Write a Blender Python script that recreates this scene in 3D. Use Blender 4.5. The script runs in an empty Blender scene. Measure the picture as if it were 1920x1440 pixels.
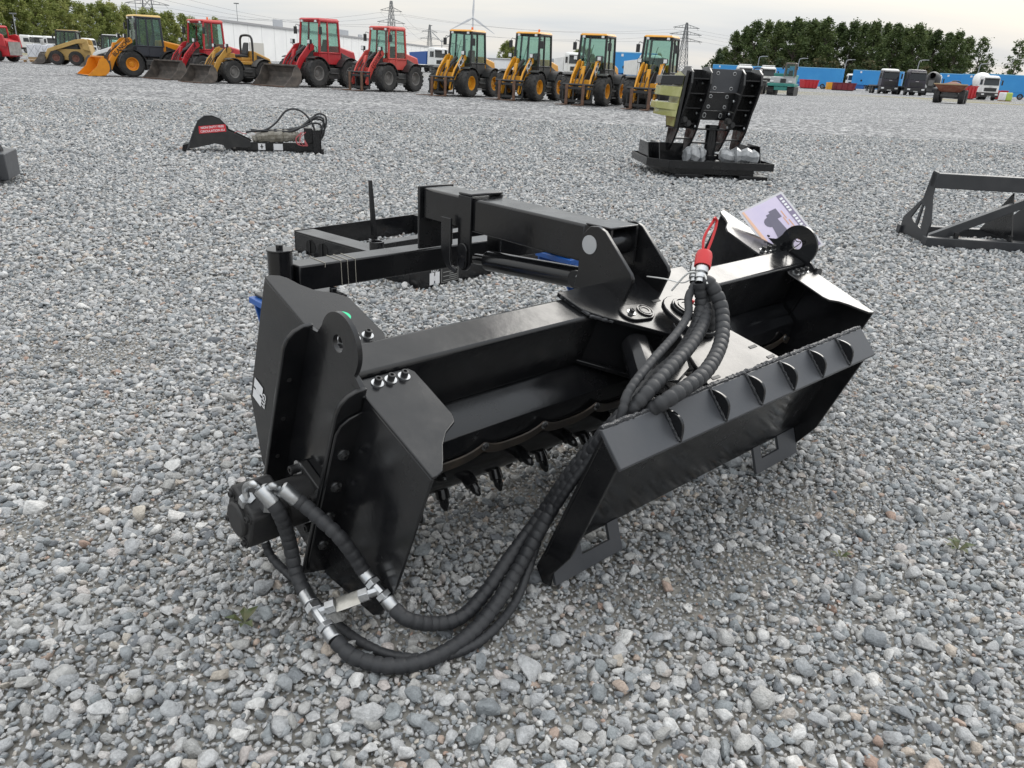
import bpy, bmesh, math, random
import numpy as np
from mathutils import Vector, Matrix
random.seed(7)
rng = np.random.default_rng(11)
R = math.radians
sc = bpy.context.scene
col = sc.collection

# ------------------------------------------------------------------ camera
CAM_H = 1.30
F_PX = 1460.0
ROLL = math.atan(0.05)
PITCH = math.atan(595.0 * math.cos(ROLL) / F_PX)
cam_d = bpy.data.cameras.new('camera')
cam_d.sensor_width = 36.0
cam_d.lens = 36.0 * F_PX / 1920.0
cam_d.clip_start = 0.05
cam_d.clip_end = 6000
cam = bpy.data.objects.new('camera', cam_d)
col.objects.link(cam)
fw = Vector((0, math.cos(PITCH), -math.sin(PITCH)))
r0 = Vector((1, 0, 0)); u0 = r0.cross(fw)
rt = r0 * math.cos(ROLL) + u0 * math.sin(ROLL)
up = -r0 * math.sin(ROLL) + u0 * math.cos(ROLL)
m = Matrix((rt, up, -fw)).transposed().to_4x4()
m.translation = (0, 0, CAM_H)
cam.matrix_world = m
sc.camera = cam

# ------------------------------------------------------------------ light
SUN_AZ, SUN_EL = R(36), R(33)          # azimuth clockwise from +Y
sd = Vector((math.sin(SUN_AZ) * math.cos(SUN_EL), math.cos(SUN_AZ) * math.cos(SUN_EL), math.sin(SUN_EL)))
sun_d = bpy.data.lights.new('sun', 'SUN')
sun_d.energy = 1.5
sun_d.angle = R(32)
sun_d.color = (1.0, 0.965, 0.91)
sun = bpy.data.objects.new('sun', sun_d)
sun.rotation_euler = sd.to_track_quat('Z', 'Y').to_euler()
sun.location = sd * 100
col.objects.link(sun)

wd = bpy.data.worlds.new('World'); sc.world = wd
wd.use_nodes = True
nt = wd.node_tree; N = nt.nodes; Lk = nt.links
N.clear()
out = N.new('ShaderNodeOutputWorld'); bg = N.new('ShaderNodeBackground')
bg.inputs['Strength'].default_value = 0.1
sky = N.new('ShaderNodeTexSky'); sky.sky_type = 'NISHITA'; sky.sun_disc = False
sky.sun_elevation = SUN_EL; sky.sun_rotation = SUN_AZ; sky.air_density = 1.2; sky.dust_density = 3.0
tc = N.new('ShaderNodeTexCoord')
sep = N.new('ShaderNodeSeparateXYZ'); Lk.new(tc.outputs['Generated'], sep.inputs[0])
# flatten the direction onto a cloud deck: xy / (z + .12)
az_ = N.new('ShaderNodeMath'); az_.operation = 'ABSOLUTE'; Lk.new(sep.outputs[2], az_.inputs[0])
ad = N.new('ShaderNodeMath'); ad.operation = 'ADD'; ad.inputs[1].default_value = 0.13; Lk.new(az_.outputs[0], ad.inputs[0])
dx = N.new('ShaderNodeMath'); dx.operation = 'DIVIDE'; Lk.new(sep.outputs[0], dx.inputs[0]); Lk.new(ad.outputs[0], dx.inputs[1])
dy = N.new('ShaderNodeMath'); dy.operation = 'DIVIDE'; Lk.new(sep.outputs[1], dy.inputs[0]); Lk.new(ad.outputs[0], dy.inputs[1])
cmb = N.new('ShaderNodeCombineXYZ'); Lk.new(dx.outputs[0], cmb.inputs[0]); Lk.new(dy.outputs[0], cmb.inputs[1])
mp = N.new('ShaderNodeMapping'); mp.inputs['Scale'].default_value = (0.30, 0.62, 1.0); mp.inputs['Rotation'].default_value = (0, 0, R(-14))
mp.inputs['Location'].default_value = (1.7, 2.3, 0)
Lk.new(cmb.outputs[0], mp.inputs[0])
nz = N.new('ShaderNodeTexNoise'); nz.inputs['Scale'].default_value = 1.0; nz.inputs['Detail'].default_value = 6; nz.inputs['Roughness'].default_value = 0.5
Lk.new(mp.outputs[0], nz.inputs['Vector'])
cr = N.new('ShaderNodeValToRGB')
cr.color_ramp.elements[0].position = 0.34; cr.color_ramp.elements[0].color = (5.7, 6.4, 7.2, 1)
cr.color_ramp.elements[1].position = 0.62; cr.color_ramp.elements[1].color = (8.8, 8.6, 8.15, 1)
e = cr.color_ramp.elements.new(0.46); e.color = (7.2, 7.55, 7.85, 1)
Lk.new(nz.outputs['Fac'], cr.inputs['Fac'])
mx = N.new('ShaderNodeMix'); mx.data_type = 'RGBA'; mx.inputs[0].default_value = 0.88
# an overcast dome is brighter overhead than at the horizon
gm = N.new('ShaderNodeMath'); gm.operation = 'MULTIPLY_ADD'; gm.inputs[1].default_value = 1.5; gm.inputs[2].default_value = 1.0; Lk.new(az_.outputs[0], gm.inputs[0])
gs = N.new('ShaderNodeVectorMath'); gs.operation = 'SCALE'; Lk.new(cr.outputs[0], gs.inputs[0]); Lk.new(gm.outputs[0], gs.inputs['Scale'])
Lk.new(sky.outputs[0], mx.inputs[6]); Lk.new(gs.outputs[0], mx.inputs[7])
Lk.new(mx.outputs[2], bg.inputs['Color']); Lk.new(bg.outputs[0], out.inputs['Surface'])

vs = sc.view_settings
vs.view_transform = 'Standard'; vs.look = 'None'; vs.gamma = 1.0; vs.exposure = 0.0
vs.use_curve_mapping = False
sc.render.engine = 'CYCLES'
sc.cycles.max_bounces = 6

# ------------------------------------------------------------------ helpers
class MB:
    """collects faces, then becomes one mesh object"""
    def __init__(s, xf=None):
        s.v = []; s.f = []; s.mi = []; s.xf = xf; s.cur = 0
    def add(s, vs_, fs):
        n = len(s.v)
        if s.xf: vs_ = [s.xf(*p) for p in vs_]
        s.v += [tuple(p) for p in vs_]
        s.f += [tuple(i + n for i in f) for f in fs]
        s.mi += [s.cur] * len(fs)
        return s
    def box(s, a, b):
        (x0, y0, z0), (x1, y1, z1) = a, b
        return s.add([(x0,y0,z0),(x1,y0,z0),(x1,y1,z0),(x0,y1,z0),(x0,y0,z1),(x1,y0,z1),(x1,y1,z1),(x0,y1,z1)],
                     [(0,3,2,1),(4,5,6,7),(0,1,5,4),(1,2,6,5),(2,3,7,6),(3,0,4,7)])
    def hexa(s, p):
        return s.add(p, [(0,3,2,1),(4,5,6,7),(0,1,5,4),(1,2,6,5),(2,3,7,6),(3,0,4,7)])
    def prism(s, poly, ax, lo, hi):
        """poly in the two other axes (cyclic order after ax), extruded lo..hi along ax"""
        ar = 0
        for i in range(len(poly)):
            p, q = poly[i-1], poly[i]; ar += p[0]*q[1] - q[0]*p[1]
        if ar < 0: poly = poly[::-1]
        def pt(u, w, t):
            return {0: (t, u, w), 1: (w, t, u), 2: (u, w, t)}[ax]
        n = len(poly)
        vs_ = [pt(u, w, lo) for u, w in poly] + [pt(u, w, hi) for u, w in poly]
        fs = [tuple(range(n-1, -1, -1)), tuple(range(n, 2*n))]
        fs += [(i, (i+1) % n, n + (i+1) % n, n + i) for i in range(n)]
        return s.add(vs_, fs)
    def holed(s, outer, inner, ax, lo, hi):
        """plate with one hole; both loops are bridged by nearest angle"""
        def ccw(P):
            ar = sum(P[i-1][0]*P[i][1] - P[i][0]*P[i-1][1] for i in range(len(P)))
            return P if ar > 0 else P[::-1]
        outer, inner = ccw(list(outer)), ccw(list(inner))
        cx = sum(p[0] for p in inner)/len(inner); cy = sum(p[1] for p in inner)/len(inner)
        an = lambda p: math.atan2(p[1]-cy, p[0]-cx) % (2*math.pi)
        k = min(range(len(outer)), key=lambda i: an(outer[i])); outer = outer[k:] + outer[:k]
        k = min(range(len(inner)), key=lambda i: an(inner[i])); inner = inner[k:] + inner[:k]
        def pt(u, w, t):
            return {0: (t, u, w), 1: (w, t, u), 2: (u, w, t)}[ax]
        no, ni = len(outer), len(inner)
        vs_ = [pt(*p, lo) for p in outer] + [pt(*p, lo) for p in inner] + [pt(*p, hi) for p in outer] + [pt(*p, hi) for p in inner]
        T = no + ni; fs = []
        i = j = 0
        oa = [an(p) for p in outer] + [an(outer[0]) + 2*math.pi]; ia = [an(p) for p in inner] + [an(inner[0]) + 2*math.pi]
        while i < no or j < ni:
            io, ii = i % no, no + j % ni
            if j >= ni or (i < no and oa[i+1] <= ia[j+1]):
                t3 = (io, (i+1) % no, ii); i += 1
            else:
                t3 = (io, no + (j+1) % ni, ii); j += 1
            fs.append(t3[::-1]); fs.append(tuple(q + T for q in t3))
        fs += [(i, (i+1) % no, T + (i+1) % no, T + i) for i in range(no)]
        fs += [(no + (i+1) % ni, no + i, T + no + i, T + no + (i+1) % ni) for i in range(ni)]
        return s.add(vs_, fs)
    def cyl(s, p0, p1, r0, r1=None, n=14, cap=True):
        r1 = r0 if r1 is None else r1
        p0, p1 = Vector(p0), Vector(p1); d = (p1 - p0).normalized()
        u = d.cross(Vector((0, 0, 1)) if abs(d.z) < .9 else Vector((1, 0, 0))).normalized(); w = d.cross(u)
        ring = lambda p, r: [tuple(p + (u*math.cos(2*math.pi*i/n) + w*math.sin(2*math.pi*i/n))*r) for i in range(n)]
        fs = [(i, (i+1) % n, n + (i+1) % n, n + i) for i in range(n)]
        if cap: fs += [tuple(range(n-1, -1, -1)), tuple(range(n, 2*n))]
        return s.add(ring(p0, r0) + ring(p1, r1), fs)
    def rings(s, path, radii, n=10, cap=True):
        """tube through path points with a radius for each"""
        P = [Vector(p) for p in path]; vs_ = []; fs = []
        u = None
        for i, p in enumerate(P):
            d = (P[min(i+1, len(P)-1)] - P[max(i-1, 0)]).normalized()
            if u is None: u = d.cross(Vector((.3, .2, 1))).normalized()
            u = (u - d*u.dot(d)).normalized(); w = d.cross(u); r = radii[i] if hasattr(radii, '__len__') else radii
            vs_ += [tuple(p + (u*math.cos(2*math.pi*k/n) + w*math.sin(2*math.pi*k/n))*r) for k in range(n)]
        for i in range(len(P)-1):
            for k in range(n):
                a, b = i*n + k, i*n + (k+1) % n
                fs.append((a, b, b+n, a+n))
        if cap: fs += [tuple(range(n-1, -1, -1)), tuple(range((len(P)-1)*n, len(P)*n))]
        return s.add(vs_, fs)
    def lathe(s, prof, o, d, n=24):
        """prof: (along, radius) pairs about axis d from o"""
        o, d = Vector(o), Vector(d).normalized()
        return s.rings_exact([o + d*t for t, r in prof], [max(r, 1e-4) for t, r in prof], d, n)
    def rings_exact(s, P, rad, d, n):
        u = d.cross(Vector((0, 0, 1)) if abs(d.z) < .9 else Vector((1, 0, 0))).normalized(); w = d.cross(u)
        vs_ = []; fs = []
        for p, r in zip(P, rad):
            vs_ += [tuple(p + (u*math.cos(2*math.pi*k/n) + w*math.sin(2*math.pi*k/n))*r) for k in range(n)]
        for i in range(len(P)-1):
            for k in range(n):
                a, b = i*n + k, i*n + (k+1) % n
                fs.append((a, b, b+n, a+n))
        return s.add(vs_, fs)
    def mesh(s, name, mats, smooth=40):
        me = bpy.data.meshes.new(name)
        me.from_pydata(s.v, [], s.f); me.update()
        for m_ in (mats if isinstance(mats, (list, tuple)) else [mats]): me.materials.append(m_)
        if any(s.mi): me.polygons.foreach_set('material_index', s.mi)
        if smooth:
            me.polygons.foreach_set('use_smooth', [True]*len(me.polygons))
            me.set_sharp_from_angle(angle=R(smooth))
        return me
    def build(s, name, mats, parent=None, bevel=0, smooth=40, label=None):
        o = bpy.data.objects.new(name, s.mesh(name, mats, smooth)); col.objects.link(o)
        if parent: o.parent = parent
        if bevel:
            b = o.modifiers.new('bevel', 'BEVEL'); b.width = bevel; b.segments = 2; b.limit_method = 'ANGLE'; b.angle_limit = R(35)
        if label: o['label'] = label
        return o

def tag(o, label, cat=None, group=None, kind=None):
    if label: o['label'] = label
    if cat: o['category'] = cat
    if group: o['group'] = group
    if kind: o['kind'] = kind
    return o
def empty(name, loc=(0,0,0), rz=0.0, label=None, cat=None, group=None):
    o = bpy.data.objects.new(name, None); col.objects.link(o); o.empty_display_size = .2
    o.location = loc; o.rotation_euler = (0, 0, rz)
    return tag(o, label, cat, group)
def copy_tree(o, parent=None):
    c = o.copy(); col.objects.link(c); c.parent = parent
    for ch in list(o.children): copy_tree(ch, c)
    return c
def arc(cx, cy, r, a0, a1, n=10, ry=None):
    ry = r if ry is None else ry
    return [(cx + r*math.cos(R(a0 + (a1-a0)*i/n)), cy + ry*math.sin(R(a0 + (a1-a0)*i/n))) for i in range(n+1)]
def spline(pts, per=10):
    """Catmull-Rom through pts"""
    P = [Vector(p) for p in pts]; P = [P[0]*2 - P[1]] + P + [P[-1]*2 - P[-2]]; o = []
    for i in range(1, len(P)-2):
        for k in range(per):
            t = k/per; a, b, c, d = P[i-1], P[i], P[i+1], P[i+2]
            o.append(((2*b) + (c-a)*t + (2*a-5*b+4*c-d)*t*t + (3*b-a-3*c+d)*t**3)*.5)
    return o + [P[-2]]
def resample(P, step):
    o = [P[0]]; acc = 0
    for i in range(1, len(P)):
        a, b = P[i-1], P[i]; L = (b-a).length
        if L < 1e-9: continue
        t = step - acc
        while t <= L:
            o.append(a + (b-a)*(t/L)); t += step
        acc = L - (t - step)
    return o

# ------------------------------------------------------------------ materials
MAT = {}
def mat(name, c, rough=.5, metal=0.0, bump=0.0, bscale=40, var=0.0, vscale=3.0, c2=None, coat=0.0, spec=.5, rvar=0.0, trans=0.0, emit=None):
    if name in MAT: return MAT[name]
    m_ = bpy.data.materials.new(name); m_.use_nodes = True
    t = m_.node_tree; p = t.nodes['Principled BSDF']
    p.inputs['Base Color'].default_value = (*c, 1); p.inputs['Roughness'].default_value = rough
    p.inputs['Metallic'].default_value = metal; p.inputs['Specular IOR Level'].default_value = spec
    p.inputs['Coat Weight'].default_value = coat; p.inputs['Coat Roughness'].default_value = .08
    if trans: p.inputs['Transmission Weight'].default_value = trans
    tcn = t.nodes.new('ShaderNodeTexCoord')
    if var or c2:
        n = t.nodes.new('ShaderNodeTexNoise'); n.inputs['Scale'].default_value = vscale; n.inputs['Detail'].default_value = 5; n.inputs['Roughness'].default_value = .62
        t.links.new(tcn.outputs['Object'], n.inputs['Vector'])
        r_ = t.nodes.new('ShaderNodeValToRGB')
        r_.color_ramp.elements[0].position = .42; r_.color_ramp.elements[1].position = .68
        b = c2 if c2 else tuple(min(1, x*(1+var) + var*.02) for x in c)
        r_.color_ramp.elements[0].color = (*c, 1); r_.color_ramp.elements[1].color = (*b, 1)
        t.links.new(n.outputs['Fac'], r_.inputs['Fac']); t.links.new(r_.outputs[0], p.inputs['Base Color'])
        if rvar:
            mr = t.nodes.new('ShaderNodeMapRange'); mr.inputs[1].default_value = .35; mr.inputs[2].default_value = .7
            mr.inputs[3].default_value = rough; mr.inputs[4].default_value = min(1, rough + rvar)
            t.links.new(n.outputs['Fac'], mr.inputs[0]); t.links.new(mr.outputs[0], p.inputs['Roughness'])
    if bump:
        n2 = t.nodes.new('ShaderNodeTexNoise'); n2.inputs['Scale'].default_value = bscale; n2.inputs['Detail'].default_value = 3
        t.links.new(tcn.outputs['Object'], n2.inputs['Vector'])
        b_ = t.nodes.new('ShaderNodeBump'); b_.inputs['Strength'].default_value = bump; b_.inputs['Distance'].default_value = .01
        t.links.new(n2.outputs['Fac'], b_.inputs['Height']); t.links.new(b_.outputs[0], p.inputs['Normal'])
    MAT[name] = m_
    return m_
BLACK = mat('black_gloss_paint', (.008, .0083, .0095), .10, bump=.03, bscale=50, c2=(.014, .014, .015), vscale=5, rvar=.22)
BLACK_ROLL = mat('black_drum_paint', (.010, .010, .011), .13, bump=.03, bscale=30, c2=(.018, .018, .018), vscale=9, rvar=.1)
BLACK_MATT = mat('black_satin', (.016, .016, .017), .42, bump=.05, bscale=90, c2=(.03, .029, .028), vscale=9, rvar=.2)
GREYBLK = mat('dark_grey_paint', (.05, .053, .06), .33, bump=.03, bscale=60, c2=(.062, .064, .07), vscale=5, rvar=.15)
HOSE = mat('hose_wrap', (.022, .023, .026), .5, bump=.06, bscale=150, c2=(.036, .037, .04), vscale=12, rvar=.15)
ZINC = mat('zinc_fitting', (.56, .57, .58), .26, metal=1, bump=.04, bscale=80, c2=(.42, .43, .44), vscale=20, rvar=.15)
STEEL = mat('bare_steel', (.30, .29, .28), .45, metal=.9, bump=.08, bscale=120, c2=(.2, .19, .18), vscale=25)
WELD = mat('weld_bead', (.035, .036, .04), .3, bump=.5, bscale=160)
SPRING = mat('brown_steel_strip', (.06, .052, .046), .4, metal=.6, c2=(.10, .08, .062), vscale=14)
RED_PL = mat('red_plastic', (.55, .018, .022), .35)
WHITE_PL = mat('white_plastic', (.72, .72, .70), .4)
STICK_W = mat('white_sticker', (.78, .78, .79), .45, c2=(.7, .7, .72), vscale=8)
STICK_K = mat('black_print', (.02, .02, .02), .5)
STICK_G = mat('green_sticker', (.03, .62, .30), .5)
BLUE = mat('blue_paint', (.012, .085, .34), .32, c2=(.02, .11, .40), vscale=6)
TYRE = mat('tyre_rubber', (.022, .022, .023), .75, bump=.25, bscale=30, c2=(.045, .042, .038), vscale=5)
# ------------------------------------------------------------------ ground, gravel, stones
def ground_mat():
    m_ = bpy.data.materials.new('gravel_ground'); m_.use_nodes = True
    t = m_.node_tree; n = t.nodes; l = t.links; p = n['Principled BSDF']
    p.inputs['Roughness'].default_value = .9; p.inputs['Specular IOR Level'].default_value = .25
    geo = n.new('ShaderNodeNewGeometry')
    def noise(scale, det=4, ro=.6):
        q = n.new('ShaderNodeTexNoise'); q.inputs['Scale'].default_value = scale; q.inputs['Detail'].default_value = det; q.inputs['Roughness'].default_value = ro
        l.new(geo.outputs['Position'], q.inputs['Vector']); return q
    def ramp(src, stops):
        q = n.new('ShaderNodeValToRGB'); el = q.color_ramp.elements
        while len(el) < len(stops): el.new(.5)
        for e_, (po, c) in zip(el, stops): e_.position = po; e_.color = (*c, 1)
        l.new(src, q.inputs['Fac']); return q
    def mix(f, a, b, mode='MIX'):
        q = n.new('ShaderNodeMix'); q.data_type = 'RGBA'; q.blend_type = mode
        if isinstance(f, float): q.inputs[0].default_value = f
        else: l.new(f, q.inputs[0])
        l.new(a, q.inputs[6]); l.new(b, q.inputs[7]); return q.outputs[2]
    # near: fine sand between the stones
    sand = ramp(noise(9, 6).outputs['Fac'], [(.3, (.20, .19, .172)), (.7, (.38, .362, .332))]).outputs[0]
    # far: stone-sized cells of grey
    vo = n.new('ShaderNodeTexVoronoi'); vo.inputs['Scale'].default_value = 17; l.new(geo.outputs['Position'], vo.inputs['Vector'])
    rgb = n.new('ShaderNodeSeparateColor'); l.new(vo.outputs['Color'], rgb.inputs[0])
    cells = ramp(rgb.outputs[0], [(0., (.07, .072, .075)), (.35, (.23, .235, .24)), (.7, (.38, .38, .385)), (1., (.66, .655, .65))]).outputs[0]
    big = n.new('ShaderNodeTexNoise'); big.inputs['Scale'].default_value = .35; big.inputs['Detail'].default_value = 7; big.inputs['Roughness'].default_value = .7
    mpp = n.new('ShaderNodeMapping'); mpp.inputs['Scale'].default_value = (.35, 1, 1); l.new(geo.outputs['Position'], mpp.inputs[0]); l.new(mpp.outputs[0], big.inputs['Vector'])
    patch = ramp(big.outputs['Fac'], [(.32, (.70, .70, .715)), (.68, (1.02, 1.015, 1.01))]).outputs[0]
    vo2 = n.new('ShaderNodeTexVoronoi'); vo2.inputs['Scale'].default_value = 9; l.new(geo.outputs['Position'], vo2.inputs['Vector'])
    rgb2 = n.new('ShaderNodeSeparateColor'); l.new(vo2.outputs['Color'], rgb2.inputs[0])
    cells2 = ramp(rgb2.outputs[1], [(0., (.45, .45, .46)), (.5, (.92, .92, .92)), (1., (1.5, 1.5, 1.48))]).outputs[0]
    far = mix(1.0, mix(1.0, cells, cells2, 'MULTIPLY'), patch, 'MULTIPLY')
    dist = n.new('ShaderNodeVectorMath'); dist.operation = 'LENGTH'; l.new(geo.outputs['Position'], dist.inputs[0])
    mr = n.new('ShaderNodeMapRange'); mr.inputs[1].default_value = 4.5; mr.inputs[2].default_value = 9; l.new(dist.outputs['Value'], mr.inputs[0])
    c = mix(mr.outputs[0], sand, far)
    # thin dry grass bands out in the yard
    sp = n.new('ShaderNodeSeparateXYZ'); l.new(geo.outputs['Position'], sp.inputs[0])
    g2 = n.new('ShaderNodeTexNoise'); g2.inputs['Scale'].default_value = .09; g2.inputs['Detail'].default_value = 5
    mp2 = n.new('ShaderNodeMapping'); mp2.inputs['Scale'].default_value = (.5, 1.2, 1); l.new(geo.outputs['Position'], mp2.inputs[0]); l.new(mp2.outputs[0], g2.inputs['Vector'])
    gf = n.new('ShaderNodeMapRange'); gf.inputs[1].default_value = .44; gf.inputs[2].default_value = .58; l.new(g2.outputs['Fac'], gf.inputs[0])
    fy = n.new('ShaderNodeMapRange'); fy.inputs[1].default_value = 84; fy.inputs[2].default_value = 92; l.new(sp.outputs[1], fy.inputs[0])
    fy2 = n.new('ShaderNodeMapRange'); fy2.inputs[1].default_value = 118; fy2.inputs[2].default_value = 104; l.new(sp.outputs[1], fy2.inputs[0])
    mu = n.new('ShaderNodeMath'); mu.operation = 'MULTIPLY'; l.new(fy.outputs[0], mu.inputs[0]); l.new(fy2.outputs[0], mu.inputs[1])
    mu2 = n.new('ShaderNodeMath'); mu2.operation = 'MULTIPLY'; l.new(mu.outputs[0], mu2.inputs[0]); l.new(gf.outputs[0], mu2.inputs[1])
    gr = n.new('ShaderNodeRGB'); gr.outputs[0].default_value = (.26, .23, .12, 1)
    c = mix(mu2.outputs[0], c, gr.outputs[0])
    l.new(c, p.inputs['Base Color'])
    # relief: stone cells far, grit near
    inv = n.new('ShaderNodeMath'); inv.operation = 'SUBTRACT'; inv.inputs[0].default_value = .6; l.new(vo.outputs['Distance'], inv.inputs[1])
    b1 = n.new('ShaderNodeBump'); b1.inputs['Distance'].default_value = .035; l.new(inv.outputs[0], b1.inputs['Height']); l.new(mr.outputs[0], b1.inputs['Strength'])
    b2 = n.new('ShaderNodeBump'); b2.inputs['Distance'].default_value = .004; b2.inputs['Strength'].default_value = .5
    l.new(noise(160, 3).outputs['Fac'], b2.inputs['Height']); l.new(b1.outputs[0], b2.inputs['Normal']); l.new(b2.outputs[0], p.inputs['Normal'])
    return m_
def stone_mat():
    m_ = bpy.data.materials.new('crushed_stone'); m_.use_nodes = True
    t = m_.node_tree; n = t.nodes; l = t.links; p = n['Principled BSDF']
    p.inputs['Roughness'].default_value = .82; p.inputs['Specular IOR Level'].default_value = .3
    oi = n.new('ShaderNodeObjectInfo'); tcn = n.new('ShaderNodeTexCoord')
    q = n.new('ShaderNodeValToRGB'); el = q.color_ramp.elements
    stops = [(0, (.19, .20, .215)), (.14, (.27, .29, .30)), (.34, (.36, .37, .38)), (.54, (.45, .45, .45)), (.66, (.38, .375, .36)), (.80, (.52, .52, .52)),
             (.90, (.64, .63, .61)), (.95, (.46, .42, .40)), (.982, (.50, .46, .40)), (.997, (.38, .27, .22))]
    while len(el) < len(stops): el.new(.5)
    for e_, (po, c) in zip(el, stops): e_.position = po; e_.color = (*c, 1)
    q.color_ramp.interpolation = 'LINEAR'
    l.new(oi.outputs['Random'], q.inputs['Fac'])
    ad_ = n.new('ShaderNodeVectorMath'); ad_.operation = 'ADD'
    mu = n.new('ShaderNodeMath'); mu.operation = 'MULTIPLY'; mu.inputs[1].default_value = 53; l.new(oi.outputs['Random'], mu.inputs[0])
    l.new(tcn.outputs['Object'], ad_.inputs[0]); l.new(mu.outputs[0], ad_.inputs[1])
    nz_ = n.new('ShaderNodeTexNoise'); nz_.inputs['Scale'].default_value = 2.2; nz_.inputs['Detail'].default_value = 6; nz_.inputs['Roughness'].default_value = .7
    l.new(ad_.outputs[0], nz_.inputs['Vector'])
    r2 = n.new('ShaderNodeMapRange'); r2.inputs[1].default_value = .3; r2.inputs[2].default_value = .7; r2.inputs[3].default_value = .72; r2.inputs[4].default_value = 1.30
    l.new(nz_.outputs['Fac'], r2.inputs[0])
    mm = n.new('ShaderNodeVectorMath'); mm.operation = 'SCALE'; l.new(q.outputs[0], mm.inputs[0]); l.new(r2.outputs[0], mm.inputs['Scale'])
    l.new(mm.outputs[0], p.inputs['Base Color'])
    b_ = n.new('ShaderNodeBump'); b_.inputs['Strength'].default_value = .35; b_.inputs['Distance'].default_value = .12
    n3 = n.new('ShaderNodeTexNoise'); n3.inputs['Scale'].default_value = 5; n3.inputs['Detail'].default_value = 5; l.new(ad_.outputs[0], n3.inputs['Vector'])
    l.new(n3.outputs['Fac'], b_.inputs['Height']); l.new(b_.outputs[0], p.inputs['Normal'])
    return m_
GROUND = ground_mat(); STONE = stone_mat()
def ground():
    # one sheet to the horizon, finer close by so that it can undulate by a few millimetres
    xs = np.concatenate([[-3000, -800, -300, -120, -60, -30, -16], np.arange(-10, 10.01, .5), [16, 30, 60, 120, 300, 800, 3000]])
    ys = np.concatenate([[-300, -60, -12], np.arange(-3, 14.01, .5), [18, 26, 40, 70, 120, 220, 420, 900, 3000]])
    V = [(x, y, (-.006 + .004*math.sin(1.7*x + .6*y)*math.cos(1.1*y)) if abs(x) < 9 and 0 < y < 13 else -.006) for y in ys for x in xs]
    w_ = len(xs); Fs = [(j*w_+i, j*w_+i+1, (j+1)*w_+i+1, (j+1)*w_+i) for j in range(len(ys)-1) for i in range(w_-1)]
    b = MB(); b.add(V, Fs)
    o = b.build('ground', GROUND, smooth=180); o['kind'] = 'structure'
    return o
GND = ground()
def rock_mesh(i, npts=15, sub=False):
    rr = random.Random(100 + i)
    bm = bmesh.new()
    ax = (1.0, rr.uniform(.58, .92), rr.uniform(.45, .72))
    for k in range(npts):
        v = Vector((rr.gauss(0, 1), rr.gauss(0, 1), rr.gauss(0, 1))).normalized() * rr.uniform(.86, 1.08)
        bm.verts.new((v.x*ax[0], v.y*ax[1], v.z*ax[2]))
    res = bmesh.ops.convex_hull(bm, input=bm.verts)
    dead = [g for g in res['geom_interior'] if isinstance(g, bmesh.types.BMVert)]
    bmesh.ops.delete(bm, geom=dead, context='VERTS')
    bmesh.ops.dissolve_limit(bm, angle_limit=R(14), verts=bm.verts, edges=bm.edges)
    bmesh.ops.bevel(bm, geom=list(bm.edges), offset=.085, segments=1, affect='EDGES', clamp_overlap=True)
    bmesh.ops.triangulate(bm, faces=bm.faces)
    me = bpy.data.meshes.new('stone'); bm.to_mesh(me); bm.free()
    me.polygons.foreach_set('use_smooth', [True]*len(me.polygons)); me.set_sharp_from_angle(angle=R(50))
    me.materials.append(STONE)
    return me
ROCKS = [rock_mesh(i, 11 + i % 6) for i in range(12)]
def bare(x, y):
    """0..1: how much fine sand shows instead of stones"""
    s_ = 0
    for cx, cy, rx, ry in ((.45, 1.72, .33, .14), (-.02, 1.56, .22, .12), (.15, 2.25, .3, .2), (.95, 2.25, .22, .12), (-1.75, 2.5, .3, .12), (-1.9, 3.3, .4, .25), (.7, 1.9, .25, .1), (-1.3, 1.9, .2, .1)):
        s_ = np.maximum(s_, np.exp(-((x-cx)/rx)**2 - ((y-cy)/ry)**2))
    return s_
def scatter(y0, y1, sp, rmin, rmax, zb, dens=1.0, pw=1.6, sandy=True):
    out_ = []
    xs = np.arange(-(.70*y1 + 1.3), .70*y1 + 1.3, sp); ys = np.arange(y0, y1, sp)
    X, Y = np.meshgrid(xs, ys); X = X + (np.arange(len(ys)) % 2)[:, None]*sp*.5
    X = X + rng.uniform(-.42, .42, X.shape)*sp; Y = Y + rng.uniform(-.42, .42, Y.shape)*sp
    X = X.ravel(); Y = Y.ravel()
    k = (np.abs(X) < .70*Y + 1.2) & (rng.random(len(X)) < dens)
    if sandy: k &= rng.random(len(X)) > bare(X, Y)*.93
    X, Y = X[k], Y[k]
    r = rmin + (rmax-rmin)*rng.random(len(X))**pw
    Z = zb + r*rng.uniform(.0, .5, len(X)) + rng.uniform(-.003, .006, len(X))
    return np.stack([X, Y, Z, r], 1)
P = np.concatenate([
    scatter(.55, 6.0, .026, .011, .025, -.002, 1, 1.4),
    scatter(.55, 4.6, .0140, .0045, .0105, .000, 1.0, 1.0, False),
    scatter(1.0, 7.0, .11, .025, .038, .004, .30),
    scatter(6.0, 10.0, .034, .014, .031, -.004),
    scatter(10.0, 16.0, .052, .020, .040, -.004, 1),
    scatter(16.0, 22.0, .065, .022, .045, -.006, .75),
])
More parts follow.
